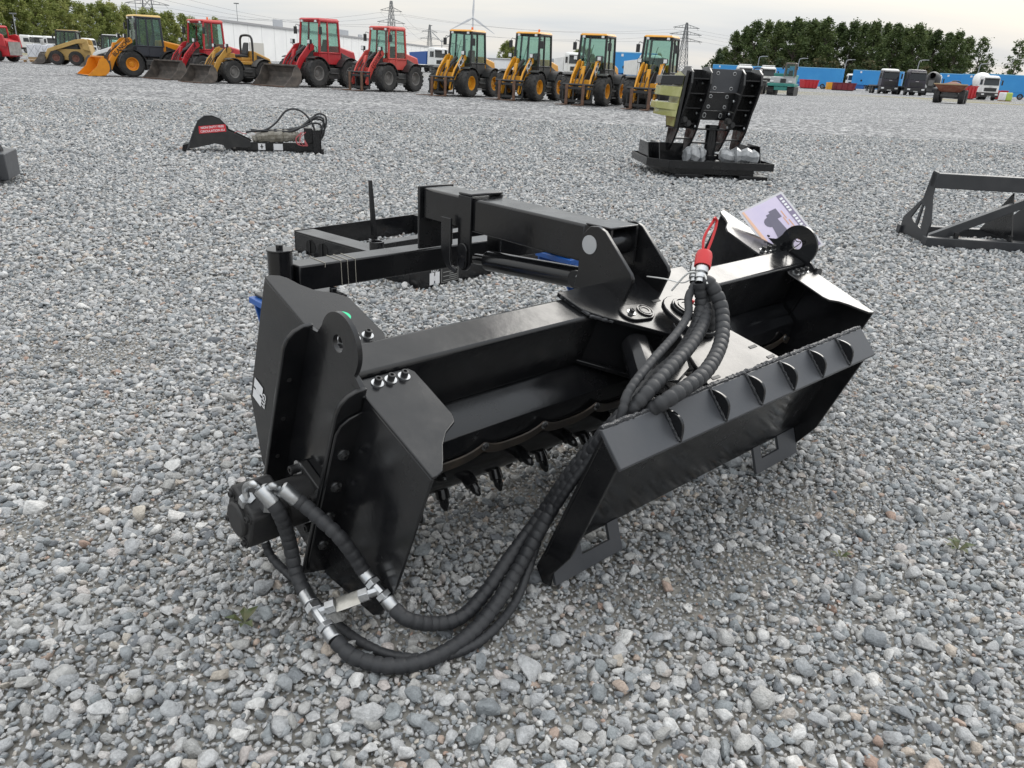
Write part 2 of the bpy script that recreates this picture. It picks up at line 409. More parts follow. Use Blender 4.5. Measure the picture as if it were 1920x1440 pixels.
# the stones that show largest lie in the scene one by one
d = np.hypot(P[:, 0], P[:, 1] + 0) ; vis = (np.abs(P[:, 0]) < .60*P[:, 1] + .25) & (P[:, 1] > .98)
score = np.where(vis, P[:, 3]/np.sqrt(d*d + CAM_H**2), 0)
order = np.argsort(-score); pick = order[:300]; rest = np.setdiff1d(np.arange(len(P)), pick)
lib = []
for i, k in enumerate(pick):
    x, y, z, r = P[k]
    o = bpy.data.objects.new('stone', ROCKS[i % 12]); col.objects.link(o); o.parent = GND
    o.location = (x, y, z + r*.12); o.scale = (r*1.15,)*3
    o.rotation_euler = (rng.normal(0, .35), rng.normal(0, .35), rng.uniform(0, 6.28))
    if i < 12: lib.append(o)
Q = P[rest]
me = bpy.data.meshes.new('gravel'); me.vertices.add(len(Q)); me.vertices.foreach_set('co', Q[:, :3].ravel())
a_ = me.attributes.new('rot', 'FLOAT_VECTOR', 'POINT'); rr_ = np.stack([rng.normal(0, .4, len(Q)), rng.normal(0, .4, len(Q)), rng.uniform(0, 6.28, len(Q))], 1); a_.data.foreach_set('vector', rr_.ravel())
a_ = me.attributes.new('scl', 'FLOAT', 'POINT'); a_.data.foreach_set('value', Q[:, 3])
a_ = me.attributes.new('vid', 'INT', 'POINT'); a_.data.foreach_set('value', rng.integers(0, 12, len(Q)))
me.update()
gravel = bpy.data.objects.new('gravel', me); col.objects.link(gravel); gravel['kind'] = 'stuff'
tag(gravel, 'loose grey crushed stone gravel covering the whole yard', 'gravel')
ng = bpy.data.node_groups.new('gravel_scatter', 'GeometryNodeTree')
ng.interface.new_socket('Geometry', in_out='INPUT', socket_type='NodeSocketGeometry'); ng.interface.new_socket('Geometry', in_out='OUTPUT', socket_type='NodeSocketGeometry')
gi = ng.nodes.new('NodeGroupInput'); go = ng.nodes.new('NodeGroupOutput')
jn = ng.nodes.new('GeometryNodeJoinGeometry')
for o in lib[::-1]:
    oi = ng.nodes.new('GeometryNodeObjectInfo'); oi.transform_space = 'ORIGINAL'; oi.inputs['Object'].default_value = o; oi.inputs['As Instance'].default_value = True
    ng.links.new(oi.outputs['Geometry'], jn.inputs[0])
iop = ng.nodes.new('GeometryNodeInstanceOnPoints'); iop.inputs['Pick Instance'].default_value = True
def na(nm, ty):
    q = ng.nodes.new('GeometryNodeInputNamedAttribute'); q.data_type = ty; q.inputs['Name'].default_value = nm; return q.outputs['Attribute']
e2r = ng.nodes.new('FunctionNodeEulerToRotation'); ng.links.new(na('rot', 'FLOAT_VECTOR'), e2r.inputs[0])
ng.links.new(gi.outputs[0], iop.inputs['Points']); ng.links.new(jn.outputs[0], iop.inputs['Instance'])
ng.links.new(na('vid', 'INT'), iop.inputs['Instance Index']); ng.links.new(e2r.outputs[0], iop.inputs['Rotation']); ng.links.new(na('scl', 'FLOAT'), iop.inputs['Scale'])
ng.links.new(iop.outputs[0], go.inputs[0])
md = gravel.modifiers.new('scatter', 'NODES'); md.node_group = ng
# ------------------------------------------------------------------ the power rake in the foreground
# body frame: a along the roller (near left to far right), b towards the mounting plate, c up; the body leans by 21 degrees
TH, TI = R(43.6), R(21)
E1 = Vector((math.cos(TH), math.sin(TH), 0)); E2 = Vector((math.sin(TH), -math.cos(TH), 0)); EZ = Vector((0, 0, 1))
EB = E2*math.cos(TI) - EZ*math.sin(TI); EC = E2*math.sin(TI) + EZ*math.cos(TI)
O0 = Vector((-.566, 1.843, .062))
def body(p):                      # world point to body frame
    q = Vector(p) - O0; return Vector((q.dot(E1), q.dot(EB), q.dot(EC)))
def LV(a, h, z):                  # level frame (a, horizontal distance, height) to body frame
    return body(O0 + E1*a + E2*h + EZ*(z - O0.z))
def text_mesh(name, s_, size, material, extrude=.0004):
    cu = bpy.data.curves.new(name, 'FONT'); cu.body = s_; cu.size = size; cu.extrude = extrude; cu.offset = size*.018; cu.align_x = 'CENTER'; cu.align_y = 'CENTER'
    ob = bpy.data.objects.new(name, cu); col.objects.link(ob)
    dg = bpy.context.evaluated_depsgraph_get(); me_ = bpy.data.meshes.new_from_object(ob.evaluated_get(dg))
    bpy.data.objects.remove(ob); bpy.data.curves.remove(cu)
    me_.materials.clear(); me_.materials.append(material)
    return me_
def text(name, s_, size, material, parent, o, u, v, bold=0):
    """lettering at o, reading along u with letter tops towards v"""
    me_ = text_mesh(name, s_, size, material); ob = bpy.data.objects.new(name, me_); col.objects.link(ob); ob.parent = parent
    u = Vector(u).normalized(); v = Vector(v); v = (v - u*v.dot(u)).normalized(); n_ = u.cross(v)
    m_ = Matrix((u, v, n_)).transposed().to_4x4(); m_.translation = Vector(o); ob.matrix_local = m_
    return ob
BOLT = {}
def bolt(parent, o, d, r=.008, h=.008, name='bolt', washer=ZINC):
    """socket head screw with a washer, axis d"""
    key = (round(r, 4), round(h, 4), washer.name)
    if key not in BOLT:
        b = MB(); b.cur = 0; b.lathe([(-.001, 0), (-.001, r*1.7), (.0022, r*1.7), (.0022, r*.9)], (0, 0, 0), (0, 0, 1), 14)
        b.cur = 1; b.lathe([(.002, r), (h, r), (h+.001, r*.85), (h+.001, r*.5), (h*.5, r*.5), (h*.5, 0)], (0, 0, 0), (0, 0, 1), 12)
        BOLT[key] = b.mesh(name, [washer, BLACK_MATT])
    ob = bpy.data.objects.new(name, BOLT[key]); col.objects.link(ob); ob.parent = parent
    d = Vector(d).normalized(); m_ = d.to_track_quat('Z', 'Y').to_matrix().to_4x4(); m_.translation = Vector(o); ob.matrix_local = m_
    return ob
def ringplate(name, poly, ax, lo, hi, parent, material=BLACK, bevel=.002):
    return MB().prism(poly, ax, lo, hi).build(name, material, parent, bevel)
def obround(p, q, r, n=9):
    """2D outline of a slot-shaped plate from p to q"""
    a0 = math.degrees(math.atan2(q[1]-p[1], q[0]-p[0]))
    return arc(*q, r, a0-90, a0+90, n) + arc(*p, r, a0+90, a0+270, n)
def pin(parent, o, d, r=.028, name='pin_boss'):
    b = MB(); b.lathe([(0, r*1.10), (.005, r*1.10), (.005, r*.96), (.0022, r*.94), (.0022, r*.80), (.005, r*.78), (.005, r*.52), (.003, r*.50), (.003, 0)], (0, 0, 0), (0, 0, 1), 28)
    ob = b.build(name, BLACK, parent); m_ = Vector(d).to_track_quat('Z', 'Y').to_matrix().to_4x4(); m_.translation = Vector(o); ob.matrix_local = m_
    return ob
def weld(parent, p, q, r=.005, seed=0):
    rr = random.Random(seed); p, q = Vector(p), Vector(q); n_ = max(6, int((q-p).length/.006))
    pts = [p + (q-p)*(i/n_) + Vector((rr.uniform(-1, 1), rr.uniform(-1, 1), rr.uniform(-1, 1)))*r*.28 for i in range(n_+1)]
    return MB().rings(pts, [r*rr.uniform(.75, 1.25) for _ in pts], 7).build('weld_seam', WELD, parent)

rake = bpy.data.objects.new('power_rake', None); col.objects.link(rake); rake.empty_display_size = .2
mm = Matrix((E1, EB, EC)).transposed().to_4x4(); mm.translation = O0; rake.matrix_world = mm
tag(rake, 'glossy black power rake attachment in the foreground with toothed roller and hoses on the gravel', 'rake')
LA = 2.04                                                     # overall length along a

# main beam
MB().box((.004, -.02, .468), (LA-.004, .085, .655)).build('main_beam', BLACK, rake, .010)
# end plates: web with lifting lug and two outward flanges
def end_plate(sgn, at):
    X = lambda a: at + sgn*a                                  # a > 0 points outward
    lug = arc(.018, .692, .079, -20, 178, 22)
    web = [(.125, .50), (.125, .652), (.105, .662)] + lug + [(-.075, .662), (-.107, .652), (-.107, .03), (.10, .015), (.125, .03)]
    hole = arc(.012, .695, .021, 0, 345, 23)
    lo, hi = sorted((X(0), X(.012)))
    b = MB(); b.holed(web, hole, 0, lo, hi)
    p = b.build('end_plate', BLACK, rake, .0025)
    for bb_, tb in ((-.119, 0), (.125, 0)):
        pr_ = [(X(.002), .03), (X(.072), .03 if tb == 0 else .1), (X(.072), .60), (X(.066), .628), (X(.05), .648), (X(.03), .658), (X(.002), .66)]
        # profile in (a, c), extruded along b
        MB().prism([(c_, a_) for a_, c_ in pr_], 1, bb_, bb_+.012).build('flange', BLACK, p, .003)
    for c_ in (.10, .235, .37, .50):
        for bb_, d_ in ((-.107, 1),):
            MB().lathe([(0, .006), (.002, .006), (.002, 0)], (X(.045), bb_, c_), (0, d_, 0), 10).build('bolt_hole_plug', BLACK_MATT, p)
    return p
end_near = end_plate(-1, 0.0); end_far = end_plate(1, LA)
# guards: side skirt, bolting flange and curved roof wing, one in front and one behind at each end
def guard(sgn, at, front):
    X = lambda a: at + sgn*a                                  # inward is negative
    if front:
        side = [(.139, .634), (.405, .634), (.405, .268), (.385, .13), (.36, .095), (.139, .004)]
        top = [(.012, .0865), (-.142, .0865), (-.152, .105), (-.150, .262), (-.138, .285), (-.10, .305), (-.07, .335), (-.046, .37), (-.024, .398), (-.004, .405), (.008, .405), (.008, .14), (.012, .135)]
    else:
        side = [(-.121, .634), (-.345, .634), (-.345, .235), (-.238, .07), (-.121, .02)]
        top = [(.012, -.0215), (-.155, -.0215), (-.162, -.05), (-.155, -.205), (-.13, -.232), (-.085, -.258), (-.06, -.29), (-.045, -.322), (-.03, -.338), (-.010, -.345), (.008, -.345), (.008, -.12), (.012, -.115)]
    lo, hi = sorted((X(0), X(.008)))
    g_ = MB().prism(side, 0, lo, hi).build('guard', BLACK, rake, .0025)
    MB().prism([(X(a_), b_) for a_, b_ in top], 2, .634, .642).build('roof_wing', BLACK, g_, .0025)
    b0 = .1375 if front else -.1275
    fl = [(X(.004), .02), (X(.06), .04), (X(.068), .10), (X(.068), .545), (X(.06), .572), (X(.04), .588), (X(.004), .598)]
    MB().prism([(c_, a_) for a_, c_ in fl], 1, b0, b0+.008).build('flange', BLACK, g_, .003)
    for c_ in (.145, .255, .365, .475):
        bolt(g_, (X(.036), b0 + (.0085 if front else -.0005), c_), (0, 1 if front else -1, 0), .0085, .010)
    for a_ in (-.042, -.078, -.115):
        bolt(g_, (X(a_), .112 if front else -.05, .6425), (0, 0, 1), .0088, .016)
    return g_
G = [guard(-1, 0, True), guard(-1, 0, False), guard(1, LA, True), guard(1, LA, False)]
# logo on the near rear guard: white tile with a dark joint, lettering beside it
lg = MB()
u_, v_ = Vector((0, .75, -.03)).normalized(), Vector((0, 0, 1))
def quad(b, a, c0, c1, b0, b1): b.add([(a, b0, c0), (a, b1, c0), (a, b1, c1), (a, b0, c1)], [(3, 2, 1, 0)])
for c0, c1, b0, b1 in ((.288, .318, -.330, -.281), (.250, .281, -.330, -.281), (.2815, .2875, -.318, -.293)):
    quad(lg, -.0100, c0, c1, b0, b1)
lgo = lg.build('logo_sticker', STICK_W, G[1], 0, 0)
text('lettering', 'GIYI', .026, STICK_W, G[1], (-.0102, -.270, .282), (0, 0, -1), (0, 1, 0))
MB().lathe([(0, .019), (.0008, .019), (.0008, 0)], (.098, -.137, .6421), (0, 0, 1), 24).build('round_sticker', STICK_G, G[1])

# hood over the roller, its front lip and the scalloped retaining strip
hood = MB().prism([(-.02, .4675), (.085, .4675), (.160, .437), (.172, .430), (.186, .372), (.181, .370), (.166, .424), (.157, .432), (.083, .4625), (-.02, .4625), (-.118, .36), (-.122, .361)], 0, .014, LA-.014).build('hood', BLACK, rake, .002)
sb = MB()
n_ = 220; top_, bot_ = [], []
for i in range(n_+1):
    a_ = .03 + (LA-.06)*i/n_; ph = ((a_ - .16) / .2245) % 1.0
    s_ = abs(ph - .5)*2                                        # 1 at a bolt, 0 midway
    k_ = s_**3
    top_.append((a_, .190 + .003, .372 + .030*k_)); bot_.append((a_, .192 + .003, .344 + .026*k_))
vv = top_ + bot_ + [(x, y + .005, z) for x, y, z in top_] + [(x, y + .005, z) for x, y, z in bot_]; m1 = n_+1
ff = []
for i in range(n_):
    ff += [(i, i+1, m1+i+1, m1+i), (2*m1+i, 3*m1+i, 3*m1+i+1, 2*m1+i+1), (i, 2*m1+i, 2*m1+i+1, i+1), (m1+i, m1+i+1, 3*m1+i+1, 3*m1+i)]
sb.add(vv, ff); strip = sb.build('scalloped_strip', SPRING, rake)
for k in range(9):
    a_ = .16 + .2245*k
    if a_ < LA-.05: bolt(strip, (a_, .199, .388), (0, 1, .15), .007, .006)
# inner stiffening ribs below the far half of the beam
weld(rake, (1.62, .088, .466), (1.62, .165, .437), .004, 5)
# roller drum with carbide teeth
dr = MB().lathe([(0, .0), (0, .112), (LA-.10, .112), (LA-.10, 0)], (.05, .035, .215), (1, 0, 0), 40).build('roller_drum', BLACK_ROLL, rake)
tb = MB()
tb.lathe([(-.015, .017), (.012, .021), (.030, .021), (.034, .015), (.052, .0135), (.068, .006), (.071, .0)], (0, 0, 0), (0, 0, 1), 12)
TOOTH = tb.mesh('tooth', BLACK_ROLL)
rw = 0
for k in range(40):
    a_ = .09 + k*(LA-.18)/39
    for j in range(2):
        an = R(205 + 47*k + 180*j + random.uniform(-6, 6))
        d_ = Vector((0, math.cos(an), math.sin(an)))
        ob = bpy.data.objects.new('tooth', TOOTH); col.objects.link(ob); ob.parent = dr
        mt = d_.to_track_quat('Z', 'Y').to_matrix().to_4x4(); mt.translation = Vector((a_, .035, .215)) + d_*.110; ob.matrix_local = mt
# hydraulic motor on the near end plate
mo = MB(); mo.prism([(.035 + x, .215 + y) for x, y in ((-.075, -.055), (-.055, -.075), (.055, -.075), (.075, -.055), (.075, .055), (.055, .075), (-.055, .075), (-.075, .055))], 0, -.035, -.012)
mo.lathe([(.0, .062), (.075, .062), (.078, .07), (.082, .07)], (-.035, .035, .215), (-1, 0, 0), 28)
motor = mo.build('hydraulic_motor', BLACK_MATT, rake, .003)
hb = MB(); hb.prism([(.035 + x, .222 + y) for x, y in ((-.062, -.045), (-.045, -.062), (.045, -.062), (.062, -.045), (.062, .055), (.045, .070), (-.045, .070), (-.062, .055))], 0, -.215, -.118)
hb.lathe([(0, .045), (.012, .045), (.012, 0)], (-.215, .035, .222), (-1, 0, 0), 20)
hb.build('valve_block', BLACK_MATT, motor, .006)
for x, y in ((-.055, -.055), (.055, -.055), (.055, .055), (-.055, .055)):
    bolt(motor, (-.035, .035+x, .215+y), (-1, 0, 0), .012, .024)
    bolt(motor, (-.2155, .035+x*.8, .222+y*.8), (-1, 0, 0), .0085, .008, washer=BLACK_MATT)

# pivot plate on the beam, swing tongue and pins
PC = .661
MB().prism([(.745, -.03), (.762, .06), (.80, .105), (.985, .262), (1.02, .285), (1.075, .292), (1.13, .282), (1.17, .255), (1.30, .10), (1.335, .05), (1.352, -.03)], 2, PC-.005, PC+.009).build('pivot_plate', BLACK, rake, .002)
MB().prism([(.80, .0855), (.985, .262), (1.075, .285), (1.17, .255), (1.32, .0855)], 2, .478, .492).build('lower_pivot_plate', BLACK, rake, .002)
MB().prism([(.82, .0860), (.97, .225), (1.19, .225), (1.31, .0860)], 2, .4925, PC-.0055).build('pivot_box', BLACK, rake, .002)
weld(rake, (.752, -.02, .664), (.775, .082, .662), .006, 1); weld(rake, (.775, .084, .660), (.83, .128, .660), .005, 2)
tong = [(.848, .477)] + [(.905, .36), (.965, .27), (.988, .225)] + arc(1.063, .20, .075, 165, 30, 12) + [(1.15, .262), (1.226, .477)]
tg = MB().prism(tong, 2, .676, .690).build('swing_tongue', BLACK, rake, .002)
MB().prism(tong, 2, .462, .474).build('lower_tongue', BLACK, tg, .002)
MB().prism([(.90, .39), (.865, .4765), (.877, .4765), (.912, .39)], 2, .4745, .6755).build('side_web', BLACK, tg)
MB().prism([(1.18, .39), (1.205, .4765), (1.217, .4765), (1.192, .39)], 2, .4745, .6755).build('side_web', BLACK, tg)
MB().prism(obround((1.063, .20), (1.060, .25), .071), 2, .6905, .708).build('pivot_ear', BLACK, tg, .003)
MB().prism(obround((1.063, .20), (1.105, .222), .046), 2, .7085, .717).build('pin_retainer', BLACK, tg, .002)
pin(tg, (1.063, .20, .717), (0, 0, 1), .036)
MB().lathe([(0, .007), (.012, .008), (.016, .005), (.016, 0)], (1.083, .198, .722), (0, 0, 1), 12).build('red_grease_cap', RED_PL, tg)
MB().prism(obround((.955, .135), (.905, .128), .036), 2, PC+.0095, PC+.017).build('pin_retainer', BLACK, rake, .002)
pin(rake, (.958, .137, PC+.017), (0, 0, 1), .024); bolt(rake, (.903, .130, PC+.017), (0, 0, 1), .008, .012)
for (x, y) in ((1.17, .40), (1.06, .10), (.905, .455), (1.19, .455)):
    MB().box((x-.018, y-.005, .6902 if y > .3 else PC+.0092), (x+.018, y+.005, .6915 if y > .3 else PC+.0102)).build('tab_slot', BLACK_MATT, tg)
# angle cylinder between beam and mounting plate
ac = MB(); ac.cyl((.94, .13, .600), (.905, .185, .600), .022, n=20); ac.cyl((.912, .175, .600), (.900, .195, .600), .034, n=20)
ac.cyl((.902, .19, .600), (.79, .350, .600), .046, .046, 10); ac.cyl((.79, .350, .600), (.722, .41, .600), .026, n=16)
acy = ac.build('angle_cylinder', BLACK, rake, .002)
ear = [(.655, .477)] + arc(.715, .415, .056, 200, 20, 14) + [(.80, .455), (.83, .477)]
for c_ in (.652, .530):
    MB().prism(ear, 2, c_, c_+.012).build('cylinder_ear', BLACK, rake, .002)
MB().prism(obround((.715, .412), (.755, .438), .038), 2, .6645, .672).build('pin_retainer', BLACK, acy, .002)
pin(acy, (.713, .412, .672), (0, 0, 1), .030)

# quick-attach mounting plate
mp_ = MB(); mp_.box((.42, .480, .235), (1.72, .490, .684)); mpl = mp_.build('mounting_plate', BLACK, rake, .002)
def prof(p, a0, a1, nm, m_=BLACK, bev=.0025): return MB().prism(p, 0, a0, a1).build(nm, m_, mpl, bev)
prof([(.474, .690), (.484, .698), (.572, .652), (.570, .641), (.492, .680)], .405, 1.722, 'top_lip', GREYBLK)
for a0, a1 in ((.42, .43), (1.71, 1.72)):
    MB().prism([(.4905, .665), (.555, .632), (.556, .30), (.530, .20), (.541, .163), (.518, .150), (.478, .176), (.4790, .2345), (.4905, .2345)], 0, a0, a1).build('side_plate', BLACK, mpl, .002)
gus = [(.486, .6985)] + [(.4860 + .086*t + .034*math.sin(math.pi*t)*.47, .6985 - .0465*t + .034*math.sin(math.pi*t)*.88) for t in [i/12 for i in range(1, 12)]] + [(.572, .652)]
GUS = None
for a_ in (.632, .833, 1.008, 1.185, 1.358, 1.538):
    if GUS is None: o = MB().prism(gus, 0, -.0045, .0045).build('gusset', BLACK, mpl, .0015); GUS = o
    else: o = GUS.copy(); col.objects.link(o)
    o.location = (a_, 0, 0)
    weld(mpl, (a_-.006, .488, .7005), (a_-.006, .568, .657), .0035, int(a_*100))
weld(mpl, (.41, .478, .697), (1.72, .478, .697), .0065, 9)
def foot(a0, a1, h0, h1):
    # bent lower lip with a wedge slot; three bars round the hole, on the slope from the plate down to the ground
    s0, s1 = Vector((0, .484, .238)), Vector((0, .545, .166)); nr = Vector((0, .76, .64)).normalized()*.010
    def bar(x0, x1, t0, t1):
        P0, P1 = s0 + (s1-s0)*t0, s0 + (s1-s0)*t1
        X0, X1 = Vector((x0, 0, 0)), Vector((x1, 0, 0))
        return [P0+X0, P0+X1, P1+X1, P1+X0, P0+X0+nr, P0+X1+nr, P1+X1+nr, P1+X0+nr]
    b = MB()
    for q in ((a0, h0, 0, 1), (h1, a1, 0, 1), (h0, h1, .52, 1)):
        b.hexa([tuple(v) for v in bar(*q)])
    return b.build('foot_lip', GREYBLK, mpl)
foot(.432, .705, .545, .66); foot(1.43, 1.708, 1.475, 1.59)

# rear lift arm (level), hinge plates, lift cylinder
hp = [(.10, .662), (.112, .715), (.112, .80), (.125, .838), (.15, .862), (.182, .866), (.21, .855), (.322, .750), (.33, .735), (.328, .72), (.30, .648), (.24, .662)]
hin = []
for a_ in (.935, 1.112):
    q = MB(xf=LV); q.prism(hp, 0, a_, a_+.014); hin.append(q.build('hinge_plate', BLACK, rake, .002))
q = MB(xf=LV); q.lathe([(-.003, 0), (-.003, .024), (.0, .024)], (.9345, .153, .806), (-1, 0, 0), 24); q.v = q.v
q = MB(xf=LV); q.lathe([(0, .029), (.0022, .029), (.0022, 0)], (.9348, .153, .806), (-1, 0, 0), 28); q.build('pin_end', mat('pin_face', (.40, .41, .42), .45, c2=(.5, .5, .5)), hin[0])
q = MB(xf=LV); q.cyl((.95, .153, .80), (1.111, .153, .80), .040, n=24); q.build('pivot_tube', BLACK, rake)
q = MB(xf=LV); q.box((.968, -.7465, .735), (1.100, .10, .855)); arm = q.build('lift_arm', BLACK, rake, .008)
q = MB(xf=LV); q.prism([(.735, .968), (.855, .968), (.855, .978), (.745, .978)], 1, .1003, .205); q.build('arm_cheek', BLACK, arm)
q = MB(xf=LV); q.prism([(.735, 1.090), (.855, 1.090), (.855, 1.100), (.745, 1.100)], 1, .1003, .205); q.build('arm_cheek', BLACK, arm)
q = MB(xf=LV); q.box((.968, .1003, .8555), (1.100, .205, .862)); q.build('arm_top', BLACK, arm, .003)
q = MB(xf=LV); q.box((.952, -.760, .617), (1.120, -.747, .860)); q.build('end_plate', BLACK, arm, .003)
# strap round the arm with the clevis below
for a_ in (.956, 1.1005):
    q = MB(xf=LV); q.prism([(.862, -.515), (.862, -.445)] + [(z_, h_) for h_, z_ in [(-.445, .70)] + arc(-.478, .615, .036, 20, -200, 12) + [(-.515, .70)]][0:] , 1, 0, 0) if False else None
    q = MB(xf=LV); q.prism([(-.515, .862), (-.515, .66)] + arc(-.480, .622, .036, 180, 360, 12) + [(-.444, .70), (-.444, .862)], 0, a_, a_+.011); q.build('clevis_strap', BLACK, arm, .002)
q = MB(xf=LV); q.box((.956, -.515, .8625), (1.1115, -.444, .872)); q.build('strap_top', BLACK, arm, .004)
q = MB(xf=LV); q.prism(obround((-.478, .622), (-.478, .665), .026), 0, .947, .9555); q.build('pin_retainer', BLACK, arm, .002)
q = MB(xf=LV); q.lathe([(0, .022), (.006, .022), (.006, .015), (.003, .015), (.003, 0)], (.947, -.478, .622), (-1, 0, 0), 20); q.build('pin_boss', BLACK, arm)
q = MB(xf=LV); q.prism([(x_+.058, z_) for x_, z_ in [(-.640, .775), (-.585, .775), (-.585, .62), (-.575, .60), (-.545, .592), (-.555, .575), (-.60, .588), (-.628, .62), (-.640, .66)]], 0, .930, .940); q.build('hook_bracket', BLACK, arm, .002)
q = MB(xf=LV); q.cyl((1.034, -.500, .618), (1.034, -.40, .628), .020, n=14); q.cyl((1.034, -.425, .626), (1.034, .06, .664), .037, n=28); q.cyl((1.034, .055, .663), (1.034, .13, .668), .022, n=14)
cy_ = q.build('lift_cylinder', BLACK, rake, .002)
for a_ in (.985, 1.066):
    q = MB(xf=LV); q.prism(obround((.055, .668), (.12, .672), .030), 0, a_, a_+.010); q.build('cylinder_lug', BLACK, cy_, .002)
bolt(cy_, tuple(LV(.9848, .075, .675)), LV(0, 0, 0) - LV(1, 0, 0), .008, .01)
# cross tube with caster posts
q = MB(xf=LV); q.box((.428, -.84, .522), (1.785, -.742, .615)); xt = q.build('cross_tube', BLACK, rake, .006)
CHALK = mat('chalk_string', (.42, .39, .33), .8)
for a_ in (.53, .595, .622, .655):
    q = MB(xf=LV); pts = [(a_, -.842, .6165), (a_, -.741, .6165), (a_+.002, -.7405, .523)]
    if a_ < .56: pts = pts[:2] + [(a_, -.7405, .60)]
    q.rings(pts, .0011, 5); q.build('string', CHALK, xt)
def caster(a_):
    q = MB(xf=LV); q.cyl((a_, -.79, .500), (a_, -.79, .668), .043, n=28); q.lathe([(0, .046), (.006, .046), (.006, 0)], (a_, -.79, .6685), (0, 0, 1), 28); q.cyl((a_, -.79, .674), (a_, -.79, .69), .013, n=8)
    post = q.build('caster_post', BLACK, rake, .002)
    q = MB(xf=LV); q.box((a_-.055, -.90, .487), (a_+.21, -.70, .499)); q.cyl((a_+.17, -.73, .499), (a_+.17, -.73, .525), .014, n=10); q.cyl((a_-.02, -.87, .499), (a_-.02, -.87, .515), .012, n=8)
    q.build('swivel_plate', BLACK, post, .003)
    fk = MB(xf=LV)
    fk.box((a_-.075, -.905, .464), (a_+.19, -.675, .486))
    for s_ in (-.905, -.687):
        fk.prism([(.4635, a_-.06), (.4635, a_+.19), (.20, a_+.32), (.16, a_+.29), (.17, a_+.23), (.33, a_+.12), (.37, a_-.04)], 1, s_, s_+.012)
    f_ = fk.build('caster_fork', BLUE, post, .002)
    ty = MB(xf=LV); ty.lathe([(-.05, .10), (-.055, .145), (-.04, .17), (0, .176), (.04, .17), (.055, .145), (.05, .10)], (a_+.27, -.79, .182), (0, 1, 0), 36)
    ty.build('tyre', TYRE, post)
    rm = MB(xf=LV); rm.lathe([(-.045, 0), (-.045, .04), (-.025, .05), (-.03, .10), (.03, .10), (.025, .05), (.045, .04), (.045, 0)], (a_+.27, -.79, .182), (0, 1, 0), 24)
    rm.build('rim', STEEL, post)
caster(.382); caster(1.83)

# ---- hydraulic hoses; the route of each is given in world metres
def hose(pts, r, name='hydraulic_hose', step=.0045, pitch=.026, groove=.13, parent=None):
    P_ = resample(spline([body(p) for p in pts], 14), step)
    rad = []
    for i in range(len(P_)):
        ph = (i*step/pitch) % 1
        rad.append(r*(1 - groove*(1 if ph < .16 else 0) + .035*math.sin(math.pi*max(0, ph-.16)/.84)))
    return MB().rings(P_, rad, 12).build(name, HOSE, parent or rake, smooth=60)
h1a = [(-0.543, 1.559, 0.342), (-0.53, 1.563, 0.312), (-0.524, 1.587, 0.25), (-0.519, 1.598, 0.19), (-0.506, 1.585, 0.13), (-0.474, 1.543, 0.1)]
h1b = [(-0.378, 1.431, 0.06), (-0.328, 1.407, 0.035), (-0.246, 1.389, 0.03), (-0.164, 1.416, 0.028), (-0.084, 1.488, 0.032), (-0.019, 1.586, 0.05), (0.044, 1.7, 0.1), (0.121, 1.773, 0.229), (0.195, 1.783, 0.37), (0.255, 1.755, 0.48), (0.32, 1.755, 0.567), (0.391, 1.847, 0.605), (0.475, 1.985, 0.632), (0.532, 2.113, 0.664), (0.542, 2.172, 0.704), (0.52, 2.173, 0.756)]
h2a = [(-0.495, 1.573, 0.345), (-0.471, 1.569, 0.33), (-0.391, 1.536, 0.279), (-0.354, 1.541, 0.219), (-0.331, 1.546, 0.169)]
h2b = [(-0.252, 1.491, 0.11), (-0.215, 1.475, 0.092), (-0.159, 1.51, 0.055), (-0.097, 1.555, 0.042), (-0.041, 1.635, 0.06), (0.016, 1.719, 0.11), (0.091, 1.815, 0.175), (0.168, 1.82, 0.319), (0.24, 1.82, 0.43), (0.3, 1.8, 0.525), (0.366, 1.865, 0.58), (0.437, 1.96, 0.605), (0.499, 2.075, 0.64), (0.529, 2.156, 0.69), (0.516, 2.16, 0.758)]
h3 = [(-0.64, 1.752, 0.12), (-0.616, 1.737, 0.06), (-0.53, 1.676, 0.025), (-0.418, 1.552, 0.022), (-0.309, 1.463, 0.02), (-0.214, 1.43, 0.02), (-0.105, 1.45, 0.02), (-0.027, 1.52, 0.022), (0.035, 1.637, 0.03), (0.066, 1.707, 0.08), (0.098, 1.778, 0.151), (0.151, 1.755, 0.289), (0.224, 1.762, 0.415), (0.262, 1.715, 0.515), (0.283, 1.75, 0.580), (0.350, 1.86, 0.622), (0.434, 2.000, 0.655), (0.482, 2.100, 0.682), (0.489, 2.153, 0.715), (0.508, 2.18, 0.75)]
h4 = [(0.527, 2.167, 0.757), (0.547, 2.161, 0.756), (0.578, 2.137, 0.705), (0.576, 2.07, 0.655), (0.55, 1.984, 0.622), (0.494, 1.87, 0.6), (0.433, 1.793, 0.586), (0.371, 1.745, 0.562), (0.33, 1.77, 0.52)]
h5 = [(.53, 2.19, .745), (.560, 2.200, .70), (.575, 2.198, .62), (.588, 2.245, .53)]
hose(h1a, .0175); hose(h1b, .0185); hose(h2a, .0175); hose(h2b, .0180); hose(h3, .0115, pitch=.02); hose(h4, .0200); hose(h5, .017)
def fitting(p, q, r=.016, nut=True, name='hose_fitting'):
    """crimped ferrule from p towards q with a hexagon nut at q"""
    p, q = body(p), body(q); d = q - p; L_ = d.length; d.normalize()
    b = MB(); b.lathe([(0, r*.9), (.003, r), (L_*.62, r), (L_*.64, r*.72), (L_*.72, r*.72)], p, d, 18)
    if nut: b.rings_exact([p + d*L_*.70, p + d*L_*.70, p + d*L_*1.0, p + d*L_*1.0], [.0001, r*1.12, r*1.12, .0001], d, 6)
    return b.build(name, ZINC, rake, .0008, smooth=30)
